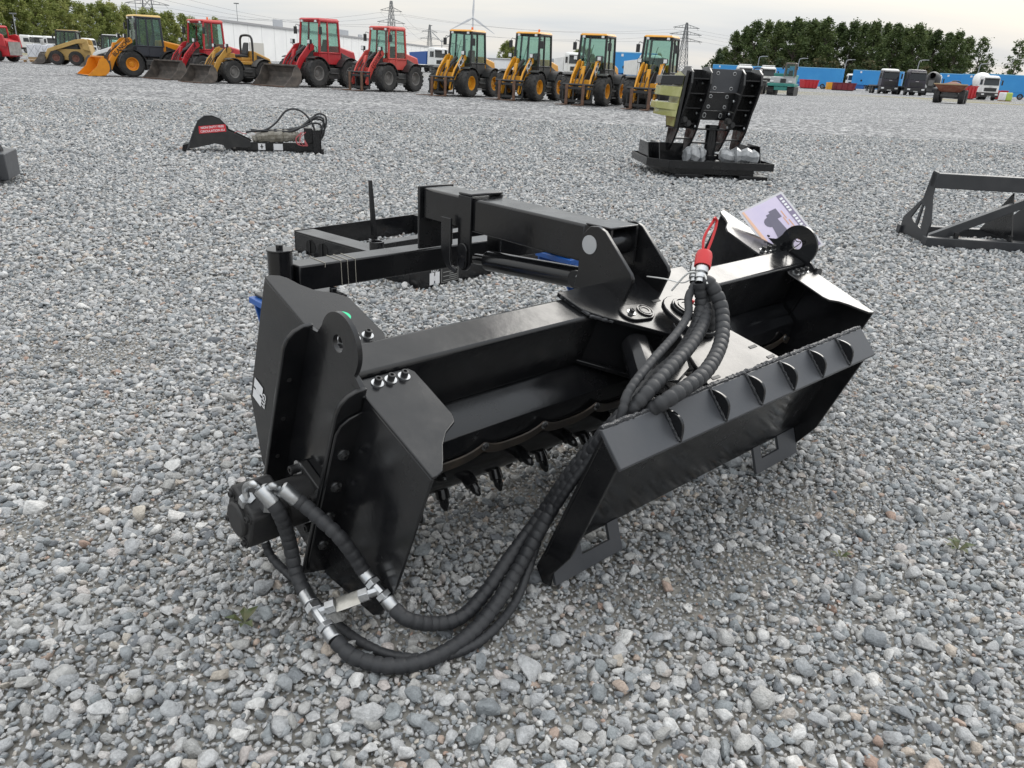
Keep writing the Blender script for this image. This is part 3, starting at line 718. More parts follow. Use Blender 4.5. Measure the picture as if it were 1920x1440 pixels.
fitting((-.474, 1.543, .1), (-.436, 1.492, .088), .0185); fitting((-.378, 1.431, .06), (-.408, 1.464, .074), .0185)
fitting((-0.331, 1.546, 0.169), (-0.3, 1.521, 0.148), .0175); fitting((-0.252, 1.491, 0.11), (-0.282, 1.509, 0.137), .0175)
# tees and the cross-over relief valve between them
t1, t2 = Vector((-0.432, 1.496, 0.085)), Vector((-0.292, 1.514, 0.142))
for t_, a_, b_ in ((t1, Vector((-.444, 1.503, .09)), Vector((-.402, 1.458, .07))), (t2, Vector((-0.3, 1.521, 0.148)), Vector((-0.282, 1.509, 0.137)))):
    b = MB(); b.cyl(body(a_), body(b_), .0125, n=8); s_ = (t2-t1).normalized() if t_ is t1 else (t1-t2).normalized(); b.cyl(body(t_), body(t_ + s_*.03), .0125, n=8)
    b.rings_exact([body(t_ + s_*.022), body(t_ + s_*.022), body(t_ + s_*.046), body(t_ + s_*.046)], [.0001, .0175, .0175, .0001], (body(t_+s_) - body(t_)), 6)
    b.build('tee_fitting', ZINC, rake, .001, smooth=30)
NICK = mat('nickel_valve', (.46, .45, .42), .33, metal=.9, c2=(.34, .33, .30), vscale=22, bump=.1, bscale=60)
s_ = (t2-t1).normalized(); b = MB()
b.rings_exact([body(t1 + s_*.045), body(t1 + s_*.045), body(t2 - s_*.044), body(t2 - s_*.044)], [.0001, .0215, .0215, .0001], body(t2) - body(t1), 6)
b.build('relief_valve', NICK, rake, .002, smooth=30)
# motor ports: swept elbows and ferrules
def elbow(port, q, p3, r=.0085):
    b = MB(); P_ = spline([body(port), body(Vector(port) + Vector((0, 0, .035))), body(q), body(p3)], 8); b.rings(P_, r, 12)
    b.rings_exact([body(port) + Vector((0, 0, k)) for k in (-.012, -.012, .010, .010)], [.0001, .019, .019, .0001], Vector((0, 0, 1)), 6)
    return b.build('elbow_fitting', ZINC, rake, .001, smooth=35)
pw = lambda a, b_, c_: O0 + E1*a + EB*b_ + EC*c_
pA, pB = Vector((-0.617, 1.602, 0.315)), Vector((-0.562, 1.59, 0.315))
elbow(pA, Vector((-0.584, 1.561, 0.385)), Vector((-0.571, 1.569, 0.373))); elbow(pB, Vector((-0.537, 1.556, 0.385)), Vector((-0.524, 1.571, 0.373)))
def ferrule(p, q, r): 
    p, q = body(p), body(q); b = MB(); L_ = (q-p).length
    b.lathe([(0, r*.6), (.004, r*.98), (.01, r), (L_-.004, r), (L_, r*.92)], p, q-p, 18); b.build('hose_ferrule', ZINC, rake)
ferrule((-0.571, 1.569, 0.373), (-0.538, 1.558, 0.336), .0195); ferrule((-0.524, 1.571, 0.373), (-0.489, 1.573, 0.341), .0195); ferrule((-.660, 1.764, .145), (-.632, 1.748, .10), .0125)
# quick couplers with red dust caps, cable tie
cp = [Vector((.506, 2.183, .752)), Vector((.516, 2.160, .758)), Vector((.522, 2.160, .762))]
cdir = Vector((.15, .55, .55)).normalized()
for k, (p_, L_) in enumerate(((cp[0], .06), (cp[1], .075))):
    b = MB(); p0, p1 = body(p_), body(p_ + cdir*L_); d_ = p1 - p0
    b.lathe([(0, .013), (.012, .013), (.012, .017), (.026, .017), (.026, .013), (.032, .013), (.032, .019), (L_, .019), (L_, 0)], p0, d_, 18); b.build('quick_coupler', ZINC, rake, .0008, smooth=30)
    if k == 1:
        b = MB(); q0, q1 = body(p_ + cdir*(L_-.022)), body(p_ + cdir*(L_+.03)); b.lathe([(0, .021), (0, .024), (.04, .024), (.05, .021), (.052, .0)], q0, q1-q0, 20)
        cap = b.build('dust_cap', RED_PL, rake)
        top = p_ + cdir*(L_+.02)
        for s_ in (-1, 1):
            P_ = spline([body(top + Vector((.004*s_, 0, 0))), body(top + Vector((.012*s_ + .012, .03, .045))), body(top + Vector((.03 + .006*s_, .055, .085))), body(top + Vector((.028, .05, .10)))], 8)
            MB().rings(P_, .004, 8).build('cap_strap', RED_PL, cap)
loop_ = [(.455, 2.235, .712), (.49, 2.20, .775), (.525, 2.165, .782), (.535, 2.145, .76)]
MB().rings(spline([body(p) for p in loop_], 10), .003, 6).build('cable_tie', WHITE_PL, rake)
MB().rings(spline([body(p) for p in [(.40, 2.36, .72), (.44, 2.28, .735), (.48, 2.225, .74), (.50, 2.19, .76), (.53, 2.175, .77)]], 10), .0022, 6).build('cable_tie', WHITE_PL, rake)

# laminated lot card hanging from the far lug on a black tie
card = bpy.data.objects.new('lot_card', None); col.objects.link(card)
tag(card, 'laminated lot card with a purple printed tractor tied to the far end lug', 'card')
c0 = O0 + E1*2.10 + EB*-.105 + EC*.690
cu_ = Vector((.86, .30, .40)).normalized(); cn_ = Vector((-.10, -.72, .68)); cn_ = (cn_ - cu_*cn_.dot(cu_)).normalized(); cv_ = cn_.cross(cu_)
mc = Matrix((cu_, cv_, cn_)).transposed().to_4x4(); mc.translation = c0; card.matrix_world = mc
LAM = mat('laminate', (.55, .54, .56), .12); CARDM = mat('lilac_card', (.56, .50, .66), .3, c2=(.62, .55, .68), vscale=9)
MB().box((-.105, -.148, -.0012), (.105, .148, -.0002)).build('laminate_sheet', LAM, card)
MB().box((-.095, -.138, 0), (.095, .138, .0008)).build('printed_sheet', CARDM, card)
b = MB(); b.add([(.070, -.138, .0012), (.095, -.138, .0012), (.095, .138, .0012), (.070, .138, .0012)], [(0, 1, 2, 3)]); b.build('title_band', mat('band_purple', (.20, .17, .26), .3), card)
b = MB(); b.add([(-.095, -.138, .0012), (-.078, -.138, .0012), (-.085, .138, .0012), (-.095, .138, .0012)], [(0, 1, 2, 3)]); b.build('footer_band', mat('band_peach', (.72, .45, .32), .3), card)
DK = mat('print_dark', (.13, .12, .17), .4); b = MB()
for cx_, cy_2, r_ in ((-.040, -.06, .030), (-.022, .045, .024)): b.add([(cx_ + r_*math.cos(t*.524), cy_2 + r_*math.sin(t*.524), .0013) for t in range(12)], [tuple(range(12))])
b.add([(-.045, -.08, .0016), (.012, -.08, .0016), (.018, -.01, .0016), (.012, .08, .0016), (-.018, .08, .0016), (-.03, 0, .0016)], [(0, 1, 2, 3, 4, 5)]); b.add([(.0, .045, .0018), (.035, .045, .0018), (.035, .09, .0018), (.0, .09, .0018)], [(0, 1, 2, 3)])
b.build('printed_tractor', DK, card)
b = MB()
for k, (x_, y_) in enumerate(((.045, .05), (.040, -.03), (.050, .0), (.036, .02), (.03, -.06))): b.add([(x_, y_-.02, .0014), (x_+.005, y_-.02, .0014), (x_+.005, y_+.02, .0014), (x_, y_+.02, .0014)], [(0, 1, 2, 3)])
b.build('printed_lines', mat('print_orange', (.62, .34, .22), .4), card)
b = MB()
for k in range(16): 
    y_ = -.12 + k*.0155
    if k not in (4, 10): b.add([(.076, y_, .0015), (.089, y_, .0015), (.089, y_+.010, .0015), (.076, y_+.010, .0015)], [(0, 1, 2, 3)])
b.build('title_print', STICK_W, card)
tie = spline([O0 + E1*2.075 + EB*-.06 + EC*.72, O0 + E1*2.04 + EB*.0 + EC*.705, O0 + E1*2.02 + EB*.03 + EC*.715, O0 + E1*2.01 + EB*.01 + EC*.665], 8)
MB().rings([mc.inverted() @ p for p in tie], .002, 6).build('tie', BLACK_MATT, card)
# ------------------------------------------------------------------ other attachments standing in the yard
def rotz(o, deg): o.rotation_euler = (0, 0, R(deg)); return o
FILM = mat('clear_film', (.30, .31, .32), .22, c2=(.55, .56, .57), vscale=9, bump=.6, bscale=22, rvar=.2)
FILM_Y = mat('greenish_film', (.33, .33, .12), .16, c2=(.44, .43, .20), vscale=5, bump=.25, bscale=14)
FILM_B = mat('dirty_film', (.16, .145, .115), .3, c2=(.34, .32, .28), vscale=8, bump=.6, bscale=20)
LABEL_R = mat('red_label', (.62, .03, .045), .45)

# low rectangular frame behind the rake
fr = empty('hitch_frame', (-.59, 4.64, 0), R(50), 'low black rectangular steel frame with upright blade lying behind the rake', 'frame')
# local x: along the labelled face (away to the right), y: to the far left
FH = .155
b = MB(); b.box((0, .10, .006), (.012, 1.30, FH-.011)); b.box((0, .10, FH-.010), (.15, 1.30, FH)); fl_ = b.build('side_rail', BLACK, fr, .003)
for y_ in (.28, .98, 1.12):
    MB().prism(arc(y_, .075, .055, 0, 342, 19, .045), 0, -.003, -.0005).build('hole_shade_disc', mat('hole_black', (.003, .003, .003), .8), fl_)  # near-black discs paint the shade of open holes onto the rail
    MB().prism([(y_-.004, .03), (y_+.004, .03), (y_+.004, .12), (y_-.004, .12)], 0, -.012, -.0035).build('hole_rib', BLACK, fl_)
b = MB(); b.box((0, 0, .004), (1.30, .099, FH)); fb = b.build('label_rail', BLACK, fr, .004)
b = MB(); b.box((.0, 1.301, .006), (1.25, 1.313, FH+.004)); b.build('rear_plate', BLACK, fr, .003)
b = MB(); b.box((1.12, .10, .006), (1.25, 1.30, FH)); b.build('side_rail', BLACK, fr, .003)
b = MB(); b.box((.151, .62, .03), (1.119, .72, FH-.004)); b.build('cross_rail', BLACK, fr, .003)
b = MB(); b.lathe([(0, .048), (.055, .048), (.055, .036), (.0, .036)], (.075, .50, FH), (0, 0, 1), 24); b.build('tube_boss', BLACK, fr)
b = MB(); b.hexa([(.40, .92, .02), (.44, .92, .02), (.44, .95, .02), (.40, .95, .02), (.39, .945, .52), (.415, .945, .52), (.415, .962, .52), (.39, .962, .52)]); b.build('upright_blade', BLACK, fr, .002)
b = MB(); b.box((.34, .80, .02), (.47, 1.0, .05)); b.box((.36, .86, .0505), (.43, .96, .10)); b.build('blade_foot', BLACK, fr, .003)
b = MB()
for x0, x1, z0, z1 in ((.075, .113, .020, .096), (.122, .160, .020, .096), (.1135, .1215, .042, .074)): b.add([(x0, -.0012, z0), (x1, -.0012, z0), (x1, -.0012, z1), (x0, -.0012, z1)], [(0, 1, 2, 3)])
b.build('logo_sticker', STICK_W, fb, 0, 0)
text('lettering', 'GIYI', .034, STICK_W, fb, (.118, -.0014, .112), (-1, 0, 0), (0, 0, -1))
b = MB(); b.add([(.175, -.0012, .018), (.325, -.0012, .018), (.325, -.0012, .115), (.175, -.0012, .115)], [(0, 1, 2, 3)]); dp = b.build('data_plate', mat('plate_grey', (.22, .22, .21), .5), fb, 0, 0)
b = MB(); b.add([(.180, -.0014, .022), (.320, -.0014, .022), (.320, -.0014, .111), (.180, -.0014, .111)], [(0, 1, 2, 3)]); b.build('plate_face', STICK_K, dp, 0, 0)
b = MB()
for k in range(6): b.add([(.245 - .055*(k % 2 == 0), -.0016, .030 + k*.013), (.312, -.0016, .030 + k*.013), (.312, -.0016, .034 + k*.013), (.245 - .055*(k % 2 == 0), -.0016, .034 + k*.013)], [(0, 1, 2, 3)])
b.build('plate_print', mat('plate_line', (.3, .3, .29), .5), dp, 0, 0)

# backhoe arm with bucket and hose loops
hoe = empty('backhoe_arm', (-4.66, 11.20, 0), R(17), 'black backhoe arm with small bucket and coiled hoses lying on the gravel', 'backhoe')
hoe.scale = (.84, .84, .84)
# local x: from bucket (left) to mounting plate (right), y: away from the camera
side = [(.02, .06), (.10, .30), (.20, .50), (.30, .575), (.42, .58), (.53, .54), (.62, .43), (.64, .36), (.97, .21), (1.00, .17), (.98, .11), (.90, .09), (.72, .10), (.60, .05), (.55, .13), (.42, .15), (.18, .09)]
bk = MB().prism([(z_, x_) for x_, z_ in side], 1, -.19, -.178).build('bucket_side', BLACK_MATT, hoe, .003)
MB().prism([(z_, x_) for x_, z_ in side], 1, .178, .19).build('bucket_side', BLACK_MATT, hoe, .003)
sh = [(-.02, .04), (.09, .30), (.19, .505), (.30, .585), (.42, .592), (.53, .55), (.63, .44)]
b = MB()
for i in range(len(sh)-1):
    (x0, z0), (x1, z1) = sh[i], sh[i+1]
    b.add([(x0, -.20, z0), (x1, -.20, z1), (x1, .20, z1), (x0, .20, z0), (x0+.012, -.20, z0-.008), (x1+.012, -.20, z1-.008), (x1+.012, .20, z1-.008), (x0+.012, .20, z0-.008)], [(0, 1, 2, 3), (7, 6, 5, 4), (0, 4, 5, 1), (3, 2, 6, 7), (0, 3, 7, 4), (1, 5, 6, 2)])
b.build('bucket_shell', GREYBLK, hoe, 0, 30)
for y_ in (-.16, -.07, .03, .13):
    MB().hexa([(-.10, y_-.012, -.005), (-.05, y_-.03, .0), (-.05, y_+.03, .0), (-.10, y_+.012, -.005), (-.07, y_-.02, .12), (.03, y_-.035, .15), (.03, y_+.035, .15), (-.07, y_+.02, .12)]).build('bucket_tooth', BLACK, hoe, .004)
b = MB(); b.add([(.20, -.192, .30), (.62, -.192, .345), (.62, -.192, .46), (.20, -.192, .415)], [(0, 1, 2, 3)]); rl = b.build('red_label', LABEL_R, bk, 0, 0)
text('lettering', 'NON DUTY FREE', .047, STICK_W, rl, (.41, -.1935, .408), (.42, 0, .045), (0, 0, 1)); text('lettering', 'CIRCULATION EU', .047, STICK_W, rl, (.41, -.1935, .350), (.42, 0, .045), (0, 0, 1))
b = MB(); b.box((.72, -.07, .03), (2.02, .07, .175)); bm_ = b.build('boom', BLACK, hoe, .006)
for y_ in (-.085, .073):
    MB().prism([(z_, x_) for x_, z_ in obround((.72, .09), (.82, .11), .07)], 1, y_, y_+.012).build('knuckle_plate', BLACK, bm_, .002)
b = MB(); b.cyl((.72, -.10, .09), (.72, .10, .09), .026, n=16); b.build('knuckle_pin', STEEL, bm_)
for x0, x1, m_ in ((.93, 1.09, STICK_K), (1.10, 1.215, STICK_W), (1.35, 1.50, STICK_W)):
    MB().add([(x0, -.0712, .05), (x1, -.0712, .05), (x1, -.0712, .155), (x0, -.0712, .155)], [(0, 1, 2, 3)]).build('label', m_, bm_, 0, 0)
b = MB()
for x0, x1, z0, z1 in ((1.135, 1.185, .095, .112), (1.15, 1.17, .07, .14)): b.add([(x0, -.0716, z0), (x1, -.0716, z0), (x1, -.0716, z1), (x0, -.0716, z1)], [(0, 1, 2, 3)])
b.build('logo_mark', STICK_K, bm_, 0, 0)
P_ = [(1.02, .02, .21), (1.15, .0, .25), (1.32, -.02, .27), (1.5, -.01, .28), (1.68, 0, .28), (1.80, .01, .26)]
b = MB(); pp = spline(P_, 8); rr = random.Random(4); b.rings(pp, [.06 + .045*math.sin(math.pi*i/len(pp)) + rr.uniform(-.012, .012) for i in range(len(pp))], 11); b.build('wrapped_cylinder', FILM_B, hoe, 0, 25)
b = MB(); b.box((2.0, -.20, .004), (2.12, .20, .40)); b.box((2.121, -.24, .0), (2.17, .24, .10)); b.box((1.86, -.10, .18), (1.999, .10, .42)); b.box((2.121, -.21, .1), (2.135, -.10, .46)); b.build('mount_bracket', BLACK, hoe, .004)
for k, pts in enumerate(([(1.02, -.04, .34), (1.25, -.05, .38), (1.42, -.06, .50), (1.58, -.05, .68), (1.74, -.04, .72), (1.90, -.05, .64), (2.02, -.06, .46), (2.06, -.06, .24)],
                         [(.92, -.05, .33), (1.15, -.06, .36), (1.42, -.07, .36), (1.70, -.06, .37), (1.92, -.02, .50), (2.08, .0, .60), (2.20, .03, .56), (2.16, .02, .38), (2.12, 0, .26)],
                         [(1.10, .02, .35), (1.45, .0, .38), (1.75, .0, .40), (1.98, .02, .56), (2.12, .05, .65), (2.24, .05, .60), (2.22, .04, .42), (2.10, .02, .25)],
                         [(1.0, -.03, .37), (1.5, -.05, .33), (1.8, -.07, .42), (2.0, -.08, .50), (2.14, -.06, .48), (2.16, -.05, .34), (2.09, -.06, .24)],
                         [(1.6, .06, .38), (1.85, .06, .44), (2.05, .07, .56), (2.20, .08, .52), (2.20, .07, .34), (2.14, .05, .22)])):
    MB().rings(spline(pts, 8), .0165, 8).build('hydraulic_hose', HOSE, hoe, 0, 60)
WIRE_R = mat('red_wire', (.45, .10, .11), .5)
for k in range(4):
    rr = random.Random(30+k); MB().rings(spline([(1.80 + .05*k*.6, -.13, .36), (1.77 + rr.uniform(-.05, .08), -.15, .26), (1.78 + rr.uniform(-.05, .1), -.16, .16), (1.86 + rr.uniform(0, .06), -.15, .14), (1.86, -.14, .24)], 6), .006, 5).build('wire', WIRE_R, hoe)
MB().rings(spline([(.74, -.03, .31), (.80, -.04, .34), (.86, -.04, .31), (.93, -.05, .30)], 6), .006, 5).build('wire', WIRE_R, hoe)
for x_ in (2.05, 2.12, 2.10): MB().cyl((x_, -.06, .16), (x_+.005, -.06, .26), .020, n=10).build('hose_end', ZINC, hoe)

# grapple claws standing on a base tray
gp = empty('claw_grapple', (2.52, 11.55, 0), R(6), 'tall black double claw grapple standing upright on a low steel tray', 'grapple')
# tray: local x right, y away
b = MB()
b.hexa([(-.83, -.52, .11), (.83, -.52, .11), (.62, .62, .11), (-.83, .62, .11), (-.83, -.52, .20), (.83, -.52, .20), (.62, .62, .20), (-.83, .62, .20)]) if False else None
for p0, p1 in (((-.62, -.62), (.84, -.62)), ((.84, -.62), (.80, .55)), ((.80, .55), (-.86, .55)), ((-.86, .55), (-.86, -.35)), ((-.86, -.35), (-.62, -.62))):
    d_ = (Vector((*p1, 0)) - Vector((*p0, 0))).normalized(); n_ = Vector((-d_.y, d_.x, 0))*.006
    q0, q1 = Vector((*p0, 0)), Vector((*p1, 0))
    b.hexa([tuple(v) for v in (q0-n_+EZ*.135, q1-n_+EZ*.135, q1+n_+EZ*.135, q0+n_+EZ*.135, q0-n_+EZ*.235, q1-n_+EZ*.235, q1+n_+EZ*.235, q0+n_+EZ*.235)])
b.build('tray_rim', BLACK, gp, .002)
MB().prism([(-.61, -.61), (.83, -.61), (.79, .54), (-.85, .54), (-.85, -.35)], 2, .140, .150).build('tray_floor', BLACK, gp)
MB().prism([(-.50, -.55), (.60, -.55), (.60, .40), (-.70, .40), (-.70, -.30)], 2, .06, .139).build('tray_base', BLACK, gp)
for x_ in (-.52, .38): MB().box((x_, -.62, .0), (x_+.40, -.40, .059)).build('ground_pad', BLACK, gp, .004)
for x_ in (-.83, .62):
    MB().prism([(.40, .151), (-.28, .151), (-.28, .42), (-.20, .43), (.36, .30)] if False else [(-.30, .151), (.30, .151), (.30, .42), (-.16, .42)], 0, x_, x_+.012).build('tray_bracket', BLACK, gp, .002)
    MB().prism([(-.30, .151), (.30, .151), (.30, .42), (-.16, .42)], 0, x_+.16, x_+.172).build('tray_bracket', BLACK, gp, .002)
    MB().box((x_+.0125, .10, .151), (x_+.1595, .112, .40)).build('bracket_web', BLACK, gp)
b = MB(); b.box((-.64, .05, .151), (-.25, .06, .41)); b.build('rear_plate', BLACK, gp)
for x0, x1, sd_ in ((-.28, .02, 3), (.22, .78, 8)):
    rr = random.Random(sd_); b = MB(); pp = [(x0 + (x1-x0)*i/9, -.15 + rr.uniform(-.03, .03), .28 + rr.uniform(-.02, .02)) for i in range(10)]
    b.rings(pp, [.06] + [.10 + rr.uniform(-.02, .03) for _ in range(8)] + [.05], 9); b.build('film_wrapped_cylinder', FILM, gp, 0, 20)
b = MB(); b.lathe([(0, .16), (.05, .16), (.05, .11), (.12, .11), (.12, .08), (.48, .08), (.48, .10), (.52, .10)], (.10, -.05, .151), (0, 0, 1), 24); b.build('slewing_post', BLACK, gp, .003)
ZC = lambda z: .30 + (z - .44)*.86                            # claw heights
def gx(x, y, z): return (x - (1.74-z)*.10, y*1.35, ZC(z))
CL = [(-.05, .50), (.02, .44), (.11, .46), (.20, .62), (.27, .80), (.30, 1.05), (.36, 1.30), (.38, 1.50), (.33, 1.66), (.22, 1.74), (.05, 1.74), (-.08, 1.62), (-.14, 1.40), (-.12, 1.20), (-.06, 1.02), (-.07, .80)]
CL = [(-y_ + .10, z_) for y_, z_ in CL]                       # (depth, height); belly towards the camera
def gbox(a, b_, name, m_=BLACK, par=None, bev=.003):
    q = MB(xf=gx); q.box(a, b_); return q.build(name, m_, par or gp, bev)
for x_ in (-.36, -.10, .36, .60):
    q = MB(xf=gx); q.prism(CL, 0, x_, x_+.026); o = q.build('claw_plate', BLACK, gp, .003)
    for (y_, z_) in ((-.05, 1.50), (-.12, 1.25), (-.08, 1.05), (-.13, .85)):
        MB().lathe([(0, .022), (.012, .018), (.012, 0)], Vector(gx(x_-.001, y_, z_)), (-1, 0, 0), 10).build('bolt', ZINC, o)
for x0, x1 in ((-.332, -.102), (.388, .598)):
    for y0, y1, z_ in ((-.24, .0, 1.56), (-.22, .05, 1.34), (-.18, .05, 1.12), (-.12, .10, .88), (-.06, .10, .64)):
        gbox((x0, y0, z_), (x1, y1, z_+.018), 'claw_rung', bev=0)
    gbox((x0, .06, .80), (x1, .08, 1.70), 'claw_back', bev=0)
for x0, x1, y_, z0, z1, m_ in ((-.072, .358, -.16, 1.38, 1.72, GREYBLK), (-.072, .358, -.10, 1.10, 1.375, BLACK), (-.072, .358, -.04, .95, 1.095, BLACK)):
    o = gbox((x0, y_, z0), (x1, y_+.016, z1), 'bridge_plate', m_)
    for xx in (.10, .33):
        for zz in (z0+.06, z1-.06): bolt(o, gx(x0 + xx, y_-.002, zz), (0, -1, 0), .014, .016)
gbox((.627, .02, .95), (.74, .06, 1.60), 'outer_plate')
gbox((-.072, -.12, .80), (.358, .06, .825), 'lower_bridge'); gbox((-.072, -.08, .58), (.358, .05, .605), 'lower_bridge')
for x_ in (-.30, .32):
    for dx_, dz_ in ((0, 0), (.06, -.05)):
        b = MB(); b.lathe([(0, .045), (.05, .045), (.05, .03), (.09, .03), (.09, 0)], Vector(gx(x_+dx_, -.16, .95+dz_)), (0, -1, 0), 12); b.build('hose_plug', BLACK_MATT, gp)
# tooth box on the left side with its greenish protective film
q = MB(xf=gx); q.prism([(-.22, .82), (.10, .80), (.22, 1.00), (.24, 1.20), (.22, 1.50), (.10, 1.66), (-.20, 1.68)], 0, -.42, -.38); tb_ = q.build('tooth_box', BLACK, gp, .004)
for z0, z1, x0 in ((1.30, 1.44, -.66), (1.10, 1.20, -.68), (1.00, 1.095, -.62)):
    q = MB(xf=gx); q.hexa([(x0, -.02, z0), (-.43, -.20, z0-.02), (-.43, .20, z0), (x0, .18, z0), (x0, -.02, z1), (-.43, -.20, z1-.01), (-.43, .20, z1), (x0, .18, z1)]); q.build('film_covered_tooth', FILM_Y, tb_, .006)
q = MB(xf=gx); q.hexa([(-.68, -.03, 1.46), (-.43, -.18, 1.46), (-.43, .18, 1.46), (-.68, .18, 1.46), (-.68, -.03, 1.59), (-.43, -.18, 1.60), (-.43, .18, 1.60), (-.68, .18, 1.59)]); q.build('side_block', BLACK, tb_, .006)
q = MB(xf=gx); q.prism([(-.18, .84), (.08, .84), (.18, 1.00), (.18, 1.62), (.02, 1.66), (-.16, 1.60)], 0, -.4285, -.4205); q.build('film_sheet', FILM_Y, tb_)

# frame with triangular side panels at the right edge
FRAMEM = mat('dark_satin_frame', (.026, .028, .032), .30, bump=.03, bscale=60, c2=(.038, .039, .042), vscale=5, rvar=.15)
rf = empty('linkage_frame', (3.60, 7.06, 0), R(-3), 'black lifting frame with slotted triangular side panels at the right edge', 'frame')
tri = [(.46, .06), (.40, .02), (-.10, .02), (-.14, .20), (-.04, .42), (-.05, .622), (.045, .632), (.08, .45), (.12, .38), (.44, .16)]
for x_ in (0., .92, 1.75):
    b = MB(); b.holed(tri, [(.035, .315), (.135, .33), (.275, .185), (.20, .155), (.035, .12)], 0, x_, x_+.014) if x_ == 0 else b.prism(tri, 0, x_, x_+.014)
    pn = b.build('side_panel', FRAMEM, rf, .003)
    if x_ == 0: MB().prism([(.085, .325), (.115, .328), (.165, .145), (.115, .14)], 0, x_+.001, x_+.013).build('slot_bar', FRAMEM, pn)
b = MB(); b.box((-.0, -.055, .49), (1.80, .045, .615)); b.build('top_beam', FRAMEM, rf, .006)
for y0, y1 in ((-.20, -.10), (.40, .48)):
    b = MB(); b.box((-.025, y0, .0), (1.80, y1, .085)); b.build('bottom_beam', FRAMEM, rf, .006)
b = MB(); b.hexa([(.02, -.10, .085), (.02, -.04, .085), (.06, -.04, .02), (.06, -.10, .02), (.90, -.06, .49), (.90, -.01, .49), (.96, -.01, .44), (.96, -.06, .44)]); b.build('diagonal_brace', FRAMEM, rf, .003)
for x_ in (.24, .70):
    MB().cyl((x_, -.15, .086), (x_, -.15, .135), .022, n=14).build('peg', BLACK, rf, .002)
b = MB(); b.prism([(-.18, .086), (.40, .086), (.0, .48)], 0, .70, .712); b.build('gusset', BLACK, rf, .002)

# partly visible attachment at the left edge
la = empty('cut_off_attachment', (-5.36, 7.42, 0), R(20), 'black sloped steel attachment cut off by the left edge with two hoses', 'attachment')
b = MB(); b.hexa([(-.8, -.35, .0), (.34, -.35, .0), (.40, .40, .0), (-.8, .40, .0), (-.8, -.30, .40), (.12, -.30, .40), (.22, .38, .32), (-.8, .38, .40)]); b.build('box_body', GREYBLK, la, .01)
b = MB(); b.hexa([(.20, -.30, .06), (.36, -.34, .02), (.40, .05, .02), (.36, .05, .06), (.02, -.28, .40), (.14, -.31, .42), (.20, .05, .42), (.10, .05, .42)]); b.build('edge_rail', BLACK, la, .008)
b = MB(); b.box((.10, .10, .05), (.44, .60, .30)); b.build('side_box', GREYBLK, la, .01)
for k in (0, .06): MB().rings(spline([(-.5, .1 + k, .50 + k), (-.15, .12 + k, .57 + k*.6), (.15, .2 + k, .52 + k*.5), (.32, .3 + k, .38), (.36, .35 + k, .22)], 8), .028, 9).build('hydraulic_hose', HOSE, la)
# ------------------------------------------------------------------ machines
def glass_mat(name, tint, gloss=.10):
    m_ = bpy.data.materials.new(name); m_.use_nodes = True; t = m_.node_tree; t.nodes.remove(t.nodes['Principled BSDF'])
    tr = t.nodes.new('ShaderNodeBsdfTransparent'); tr.inputs[0].default_value = (*tint, 1)
    gl = t.nodes.new('ShaderNodeBsdfGlossy'); gl.inputs['Roughness'].default_value = .02
    lw = t.nodes.new('ShaderNodeLayerWeight'); lw.inputs[0].default_value = .5
    pw_ = t.nodes.new('ShaderNodeMath'); pw_.operation = 'POWER'; pw_.inputs[1].default_value = 4; t.links.new(lw.outputs['Facing'], pw_.inputs[0])
    ad_ = t.nodes.new('ShaderNodeMath'); ad_.operation = 'MULTIPLY_ADD'; ad_.inputs[1].default_value = .45; ad_.inputs[2].default_value = gloss*.45; t.links.new(pw_.outputs[0], ad_.inputs[0])
    mx_ = t.nodes.new('ShaderNodeMixShader'); t.links.new(ad_.outputs[0], mx_.inputs[0]); t.links.new(tr.outputs[0], mx_.inputs[1]); t.links.new(gl.outputs[0], mx_.inputs[2])
    t.links.new(mx_.outputs[0], t.nodes['Material Output'].inputs['Surface'])
    MAT[name] = m_; return m_
GLASS = glass_mat('cab_glass', (.72, .84, .80)); DGLASS = glass_mat('truck_glass', (.22, .25, .26), .14)
YEL = mat('machine_yellow', (.68, .31, .012), .36, c2=(.60, .27, .02), vscale=3, rvar=.15)
ORG = mat('machine_orange', (.72, .27, .008), .36, c2=(.64, .23, .01), vscale=3, rvar=.15)
RED = mat('machine_red', (.46, .018, .025), .38, c2=(.40, .02, .028), vscale=3, rvar=.2)
REDF = mat('faded_red', (.56, .075, .06), .45, c2=(.50, .06, .05), vscale=3, rvar=.2)
OCH = mat('ochre_yellow', (.50, .27, .045), .5, c2=(.40, .21, .05), vscale=4, rvar=.2)
CATY = mat('buff_yellow', (.50, .33, .11), .5, c2=(.42, .27, .09), vscale=4)
BUCK = mat('worn_bucket_steel', (.085, .075, .068), .6, c2=(.17, .145, .125), vscale=3.5, bump=.2, bscale=20, metal=.2)
RUST = mat('rusty_steel', (.11, .062, .042), .7, c2=(.19, .10, .06), vscale=7, bump=.2, bscale=30)
DGREY = mat('chassis_grey', (.055, .055, .055), .6, c2=(.09, .088, .083), vscale=5)
PLK = mat('black_plastic', (.02, .02, .021), .5, c2=(.032, .032, .031), vscale=5)
RIMG = mat('grey_rim', (.20, .19, .18), .6, c2=(.14, .135, .13), vscale=6)
RIMR = mat('brown_rim', (.16, .06, .045), .65, c2=(.22, .12, .09), vscale=6)
WHITE = mat('white_paint', (.76, .76, .75), .4, c2=(.68, .68, .67), vscale=2)
SEATM = mat('seat_vinyl', (.03, .032, .035), .6)
AMBER = mat('amber_lens', (.75, .15, .02), .25); LENS = mat('clear_lens', (.75, .76, .76), .15)
